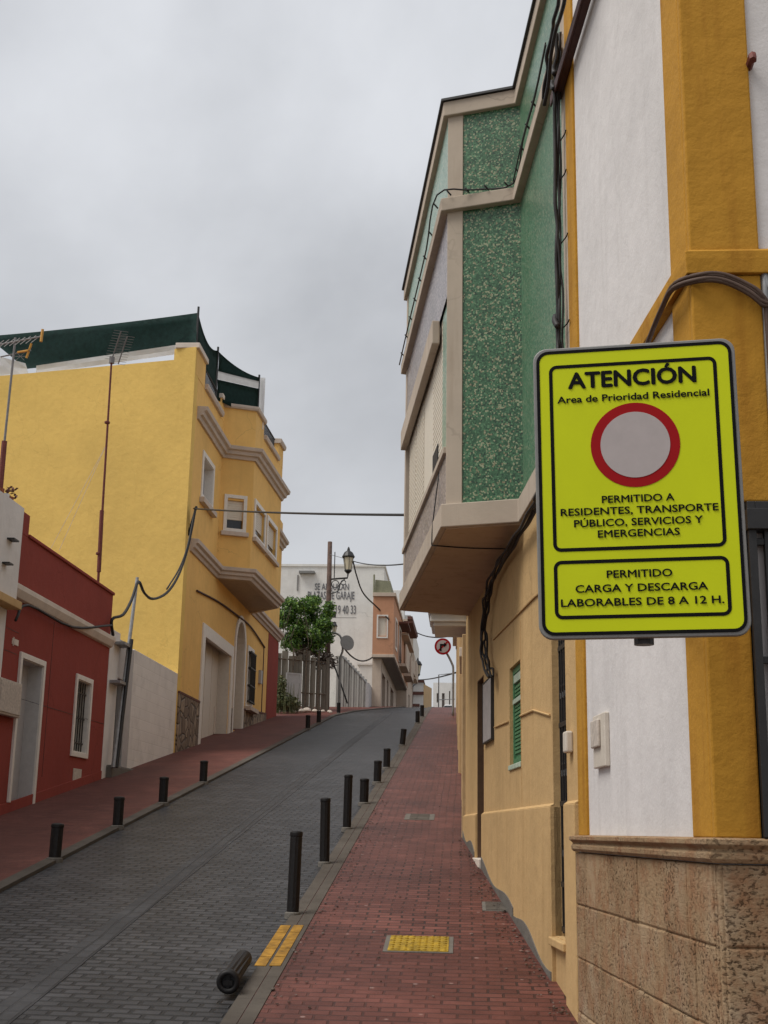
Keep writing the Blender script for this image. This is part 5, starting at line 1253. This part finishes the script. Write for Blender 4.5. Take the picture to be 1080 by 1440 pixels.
for k in range(9):
    x, y = -5.9 + rn.random() * 1.3, 44.5 + rn.random() * 1.0; b = MB(); s = rn.uniform(.07, .16); c = Vector((x, y, zg(y) + s * .5)); b.lathe(c, [(s * .5, -s * .6), (s, -s * .1), (s * .8, s * .4), (s * .3, s * .6)], 7)
    b.build('stone', 'trim', rubble)

def shed():
    t = thing('grey_sheet_shed', 'grey corrugated sheet shed with sloping top below the lettered white wall', 'shed', (-4.4, 50, zg(50)))
    b = MB(); n = 12
    for i in range(n):
        x0 = -4.95 + i * 0.1; zt = 8.25 - (max(0, x0 + 4.7)) * 1.05; b.box(WORLD, x0, x0 + 0.085, 49.7 + 0.03 * (i % 2), 49.9, 6.0, zt)
    b.build('sheet_wall', 'shed', t)
    b = MB(); b.tube([(-4.75, 49.7, 8.25), (-3.75, 49.7, 7.2)], 0.03, 5); b.build('top_rail', 'galv', t)
    b = MB(); b.box(WORLD, -3.78, -3.66, 49.6, 52, 6.0, 7.2); b.build('side_board', 'greydoor', t)
shed()
def big_white():
    f = Fr((-10.5, 56), (1, 0), (0, -1))
    t = thing('lettered_white_building', 'large white windowless building with painted garage rental lettering', 'building', (-7, 58, zg(56)))
    b = MB(); b.wall(f, 0, 6.95, 5.5, 13.1, (), th=6); b.build('wall', 'farwhite', t)
    b = MB(); b.box(f, 3.15, 3.85, 0, 0.3, 12.75, 12.85); b.box(f, 3.05, 3.1, 0, 0.06, 12.0, 12.7); b.build('roof_vent', 'signgrey', t)
    P = lambda u, v, o: f.p(u, o + 0.003, v)
    for s, x0, x1, z1, z0 in (('SE ALQUILAN', -6.64, -5.12, 12.04, 12.34), ('PLAZAS DE GARAJE', -6.95, -4.86, 11.62, 11.98), ('607 19 40 33', -6.2, -4.78, 10.97, 11.36)):
        textmesh(s, P, x0 + 10.5, x1 + 10.5, z0, z1, 0.014, 0.012).build('lettering', 'wallink', t)
    b = MB(); b.box(f, 4.3, 5.75, 0, 0.004, 10.78, 10.8); b.build('underline', 'signgrey', t)
    b = MB(); b.box(f, 0, 7.0, -6.05, 0.05, 13.1, 13.2); b.build('coping', 'farwhite', t)
    b = MB(); b.box(f, 6.2, 7.0, 0.0, 3.2, 5.5, 8.3); b.box(f, 6.1, 7.02, 0, 3.25, 8.3, 8.38); b.build('low_annexe', 'farwhite', t)
big_white()
def pink_house():
    t = thing('salmon_corner_house', 'salmon house with overhanging upper floor and olive tarp at the bend of the street', 'house', (-3.2, 55, zg(52)))
    e = Fr((-3.66, 51), (1, 0), (0, -1)); f = Fr((-2.82, 51.04), (0.006, 1), (1, 0)); g = Fr((-3.3, 51), (0, 1), (1, 0))
    h = (0.22, 0.56, 9.25, 10.0)
    b = MB(); b.wall(e, 0, 0.84, 8.5, 10.85, (h,), depth=0.08, th=0.3)
    b.wall(f, 0, 12, 8.5, 10.85, [(1.2, 2.2, 9.0, 10.1), (4, 5.2, 8.8, 10.2), (8, 9.2, 8.8, 10.2)], depth=0.12, th=0.3); b.build('upper_wall', 'pink', t)
    b = MB(); b.box(e, 0.22, 0.56, -0.09, -0.07, 9.25, 10.0); b.build('window_blind', 'shut', t)
    b = MB(); b.framebars(e, 0.16, 0.62, 9.15, 10.1, 0.06, 0, 0.03); b.build('window_frame', 'frame', t)
    b = MB(); b.framebars(f, 1.1, 2.3, 8.9, 10.2, 0.1, 0, 0.03); b.build('window_frame', 'frame', t)
    b = MB(); b.framebars(f, 3.9, 5.3, 8.7, 10.3, 0.1, 0, 0.03); b.build('window_frame', 'frame', t)
    b = MB(); b.box(f, 1.2, 2.2, -0.12, -0.1, 9, 10.1); b.box(f, 4, 5.2, -0.12, -0.1, 8.8, 10.2); b.box(f, 8, 9.2, -0.12, -0.1, 8.8, 10.2); b.build_each('window', 'glass', t)
    b = MB(); b.box(WORLD, -3.68, -2.78, 50.95, 51.02, 8.38, 8.5); b.box(WORLD, -3.3, -2.76, 51.02, 63, 8.38, 8.5); b.box(WORLD, -3.68, -2.74, 50.93, 63, 10.85, 11.0); b.build('slab_edge', 'farbeige', t, 0.01)
    b = MB(); b.box(WORLD, -3.66, -2.8, 51.0, 63, 8.36, 8.4); b.build('soffit', 'signgrey', t)
    b = MB(); b.wall(g, 0.3, 12, 5.5, 8.36, [(0.9, 3.0, 5.5, 7.9), (4.2, 5.4, 5.5, 8.0), (7, 9.5, 5.5, 8.0)], depth=0.2, th=0.3); b.box(WORLD, -3.66, -3.3, 51.2, 51.4, 5.5, 8.36); b.build('lower_wall', 'farbeige', t)
    b = MB()
    for s0, s1 in ((0.9, 3.0), (4.2, 5.4), (7, 9.5)): b.box(g, s0, s1, -0.2, -0.17, 5.5, 7.9)
    b.build_each('door', plain('far_brown_door', (0.1, 0.075, 0.06), 0.6), t)
    b = MB(); b.prism([(-3.62, 51.1, 11.0), (-2.95, 51.1, 11.0), (-2.98, 51.1, 11.5), (-3.6, 51.1, 11.56)], (0, 6, 0)); b.tube([(-3.64, 51, 10.9), (-3.64, 51, 11.75)], 0.04, 5); b.build('olive_tarp', 'olive', t)
    b = MB()
    for s, z in ((3.6, 8.5), (8.0, 8.6)):
        b.box(f, s, s + 2.6, 0, 0.35, z, z + 0.12); b.box(f, s, s + 2.6, 0.3, 0.35, z + 0.12, z + 0.95)
    b.box(f, 6.0, 11.9, 0, 0.3, 10.2, 10.28)
    b.build_each('balcony', 'farbeige', t)
    b = MB(); b.box(f, 3.6, 6.2, 0.0, 0.4, 10.35, 10.42); b.box(f, 7.0, 11.8, 0.0, 0.45, 10.9, 11.0); b.build_each('eaves', 'roofred', t)
pink_house()
def row_house():
    t = thing('far_row_house', 'pale terraced house with balconies just past the salmon house', 'house', (-3.2, 69, zg(66)))
    f = Fr((-2.8, 63.05), (0.01, 1), (1, 0))
    hs = [(1, 2.2, 9.6, 11.2), (4, 5.2, 9.6, 11.2), (2, 3, 6, 8.4)]
    b = MB(); b.wall(f, 0, 6, 6, 11.9, hs, depth=0.2, th=0.6); b.face([f.p(0, -.601, 6), f.p(0, -.601, 11.9), f.p(0, -4, 11.9), f.p(0, -4, 6)]); b.build('wall', 'farbeige', t)
    b = MB()
    for h in hs: b.box(f, h[0], h[1], -0.2, -0.16, h[2], h[3])
    b.build_each('window', 'glass', t)
    b = MB()
    for s in (0.6, 3.6): b.box(f, s, s + 2.1, 0, 0.3, 9.35, 9.5); b.box(f, s, s + 2.1, 0.26, 0.3, 9.5, 10.3)
    b.build_each('balcony', 'farbeige', t)
    b = MB(); b.box(f, 0, 6.1, 0, 0.25, 11.9, 12.05); b.build_each('eaves', 'roofred', t)
row_house()
def far_white():
    t = thing('far_white_building', 'tall plain white building at the far end of the salmon house row', 'building', (-4, 92, zg(90)))
    b = MB(); b.box(WORLD, -8, -3.5, 84, 100, 6, 15.6); b.box(WORLD, -6.0, -3.9, 82.5, 84, 6, 17.0); b.build('wall', 'farwhite', t, 0.02)
    b = MB(); b.box(WORLD, -3.5, -3.46, 86, 87.2, 11, 12.6); b.box(WORLD, -3.5, -3.46, 91, 92.2, 11, 12.6); b.build_each('window', 'glass', t)
far_white()
t = thing('far_wall_lantern', 'black street lantern on a bracket high on the far row past the salmon house', 'street lamp', (-2.5, 69.6, 9.2))
lantern_parts(t, (-2.5, 69.6, 9.95), 0.95)
b = MB(); b.tube([(-2.75, 69.0, 9.2), (-2.52, 69.6, 9.5), (-2.5, 69.6, 9.85)], 0.04, 5); b.build('lamp_bracket', 'black', t)
cable_run('far_cable', [(sag((-2.6, 70, 12.3), (-0.2, 47, 8.75), 0.2), 0.03), (sag((-3.4, 90, 12.0), (-0.36, 60, 8.9), 0.1), 0.035)], 'thin cables crossing the far end of the street by the round sign')
def far_house():
    t = thing('far_small_house', 'small far house with brown roof bands closing the end of the street', 'house', (-2.9, 90, zg(90)))
    b = MB(); b.box(WORLD, -3.45, -2.75, 88, 94, 8, 11.6); b.build('wall', 'farwhite', t)
    b = MB(); b.box(WORLD, -3.5, -2.7, 87.8, 94, 11.6, 11.75); b.box(WORLD, -3.47, -2.73, 87.8, 88, 10.75, 10.95); b.box(WORLD, -3.47, -3.0, 87.8, 88, 9.95, 10.12); b.build_each('roof_band', 'roofred', t)
    b = MB(); b.prism([(-2.75, 88.2, 8), (-2.75, 88.2, 11.5), (-2.35, 93, 11.75), (-2.35, 93, 8)], (0.05, 0, 0)); b.build('tan_side_wall', 'tan2', t)
    b = MB(); b.box(WORLD, -2.68, -2.6, 89.5, 90.2, 9.9, 10.9); b.build_each('window', 'roofred', t)
far_house()
def far_block():
    t = thing('far_cream_block', 'far cream building with dark openings seen behind the road sign post', 'building', (-0.9, 112, zg(110)))
    f = Fr((-2.6, 110), (1, 0), (0, -1)); hs = [(0.75, 0.98, 10.5, 13.2), (1.36, 1.46, 11, 13.4), (0.3, 0.45, 12.4, 13.2)]
    b = MB(); b.wall(f, 0, 2.9, 8, 14.1, hs, depth=0.3, th=3); b.build('wall', 'farwhite', t)
    b = MB()
    for h in hs: b.box(f, h[0], h[1], -0.3, -0.2, h[2], h[3])
    b.build_each('opening', plain('far_shadow_brown', (0.2, 0.17, 0.15), 0.8), t)
far_block()
def far_car():
    z = zg(104); t = thing('parked_car', 'small white car parked at the top of the street', 'car', (-1.4, 104, z)); z += 0.05
    b = MB(); b.prism([(-2.0, 103, z + .25), (-2.0, 103, z + .75), (-1.7, 103, z + .85), (-1.5, 103, z + 1.3), (-0.9, 103, z + 1.3), (-0.65, 103, z + .8), (-0.6, 103, z + .25)], (0, 1.6, 0)); b.build('body', 'carw', t, 0.06)
    b = MB(); b.box(WORLD, -1.55, -0.85, 102.97, 102.995, z + .88, z + 1.2); b.build_each('window', 'glass', t)
    for x in (-1.75, -0.9): b = MB(); b.tube([(x, 102.95, z + .25), (x, 103.15, z + .25)], 0.26, 14); b.build('wheel', 'rubber', t)
far_car()
t = thing('metal_barrier_frame', 'thin grey metal frame standing at the top of the pavement by the tan wall', 'frame', (-0.8, 62, zg(62)))
b = MB(); zz = zg(62)
b.tube([(-1.2, 62, zz - .2), (-1.2, 62, zz + 1.75), (-0.36, 62, zz + 1.85)], 0.03, 6); b.tube([(-1.2, 62, zz + .55), (-0.4, 62, zz + .6)], 0.02, 5); b.build('frame_tube', 'galv', t)

# ---- loose grit, leaves and scraps gathered along the wall foot and the kerb
rn = random.Random(77); b = MB()
for k in range(420):
    q = 8.6 + 12 * rn.random() ** 1.4
    if k % 3: x = rwx(q) - 0.06 - abs(rn.gauss(0, 0.07)) if q < 15.9 else 0.1
    else: x = -1.27 + abs(rn.gauss(0, 0.12))
    if k % 11 == 0: x = rn.uniform(-1.25, 0.2)
    r_ = rn.uniform(0.005, 0.016); z = zg(q) + 0.004; a0 = rn.uniform(0, 6.28)
    b.prism([(x + r_ * rn.uniform(.6, 1.2) * math.cos(a0 + i * 1.57), q + r_ * rn.uniform(.6, 1.6) * math.sin(a0 + i * 1.57), z) for i in range(4)], (0, 0, rn.uniform(0.002, 0.007)))
o = b.build('grit', 'dryleaf'); o['kind'] = 'stuff'; o['label'] = 'scattered grit and dry leaf scraps on the red pavement'; o['category'] = 'litter'
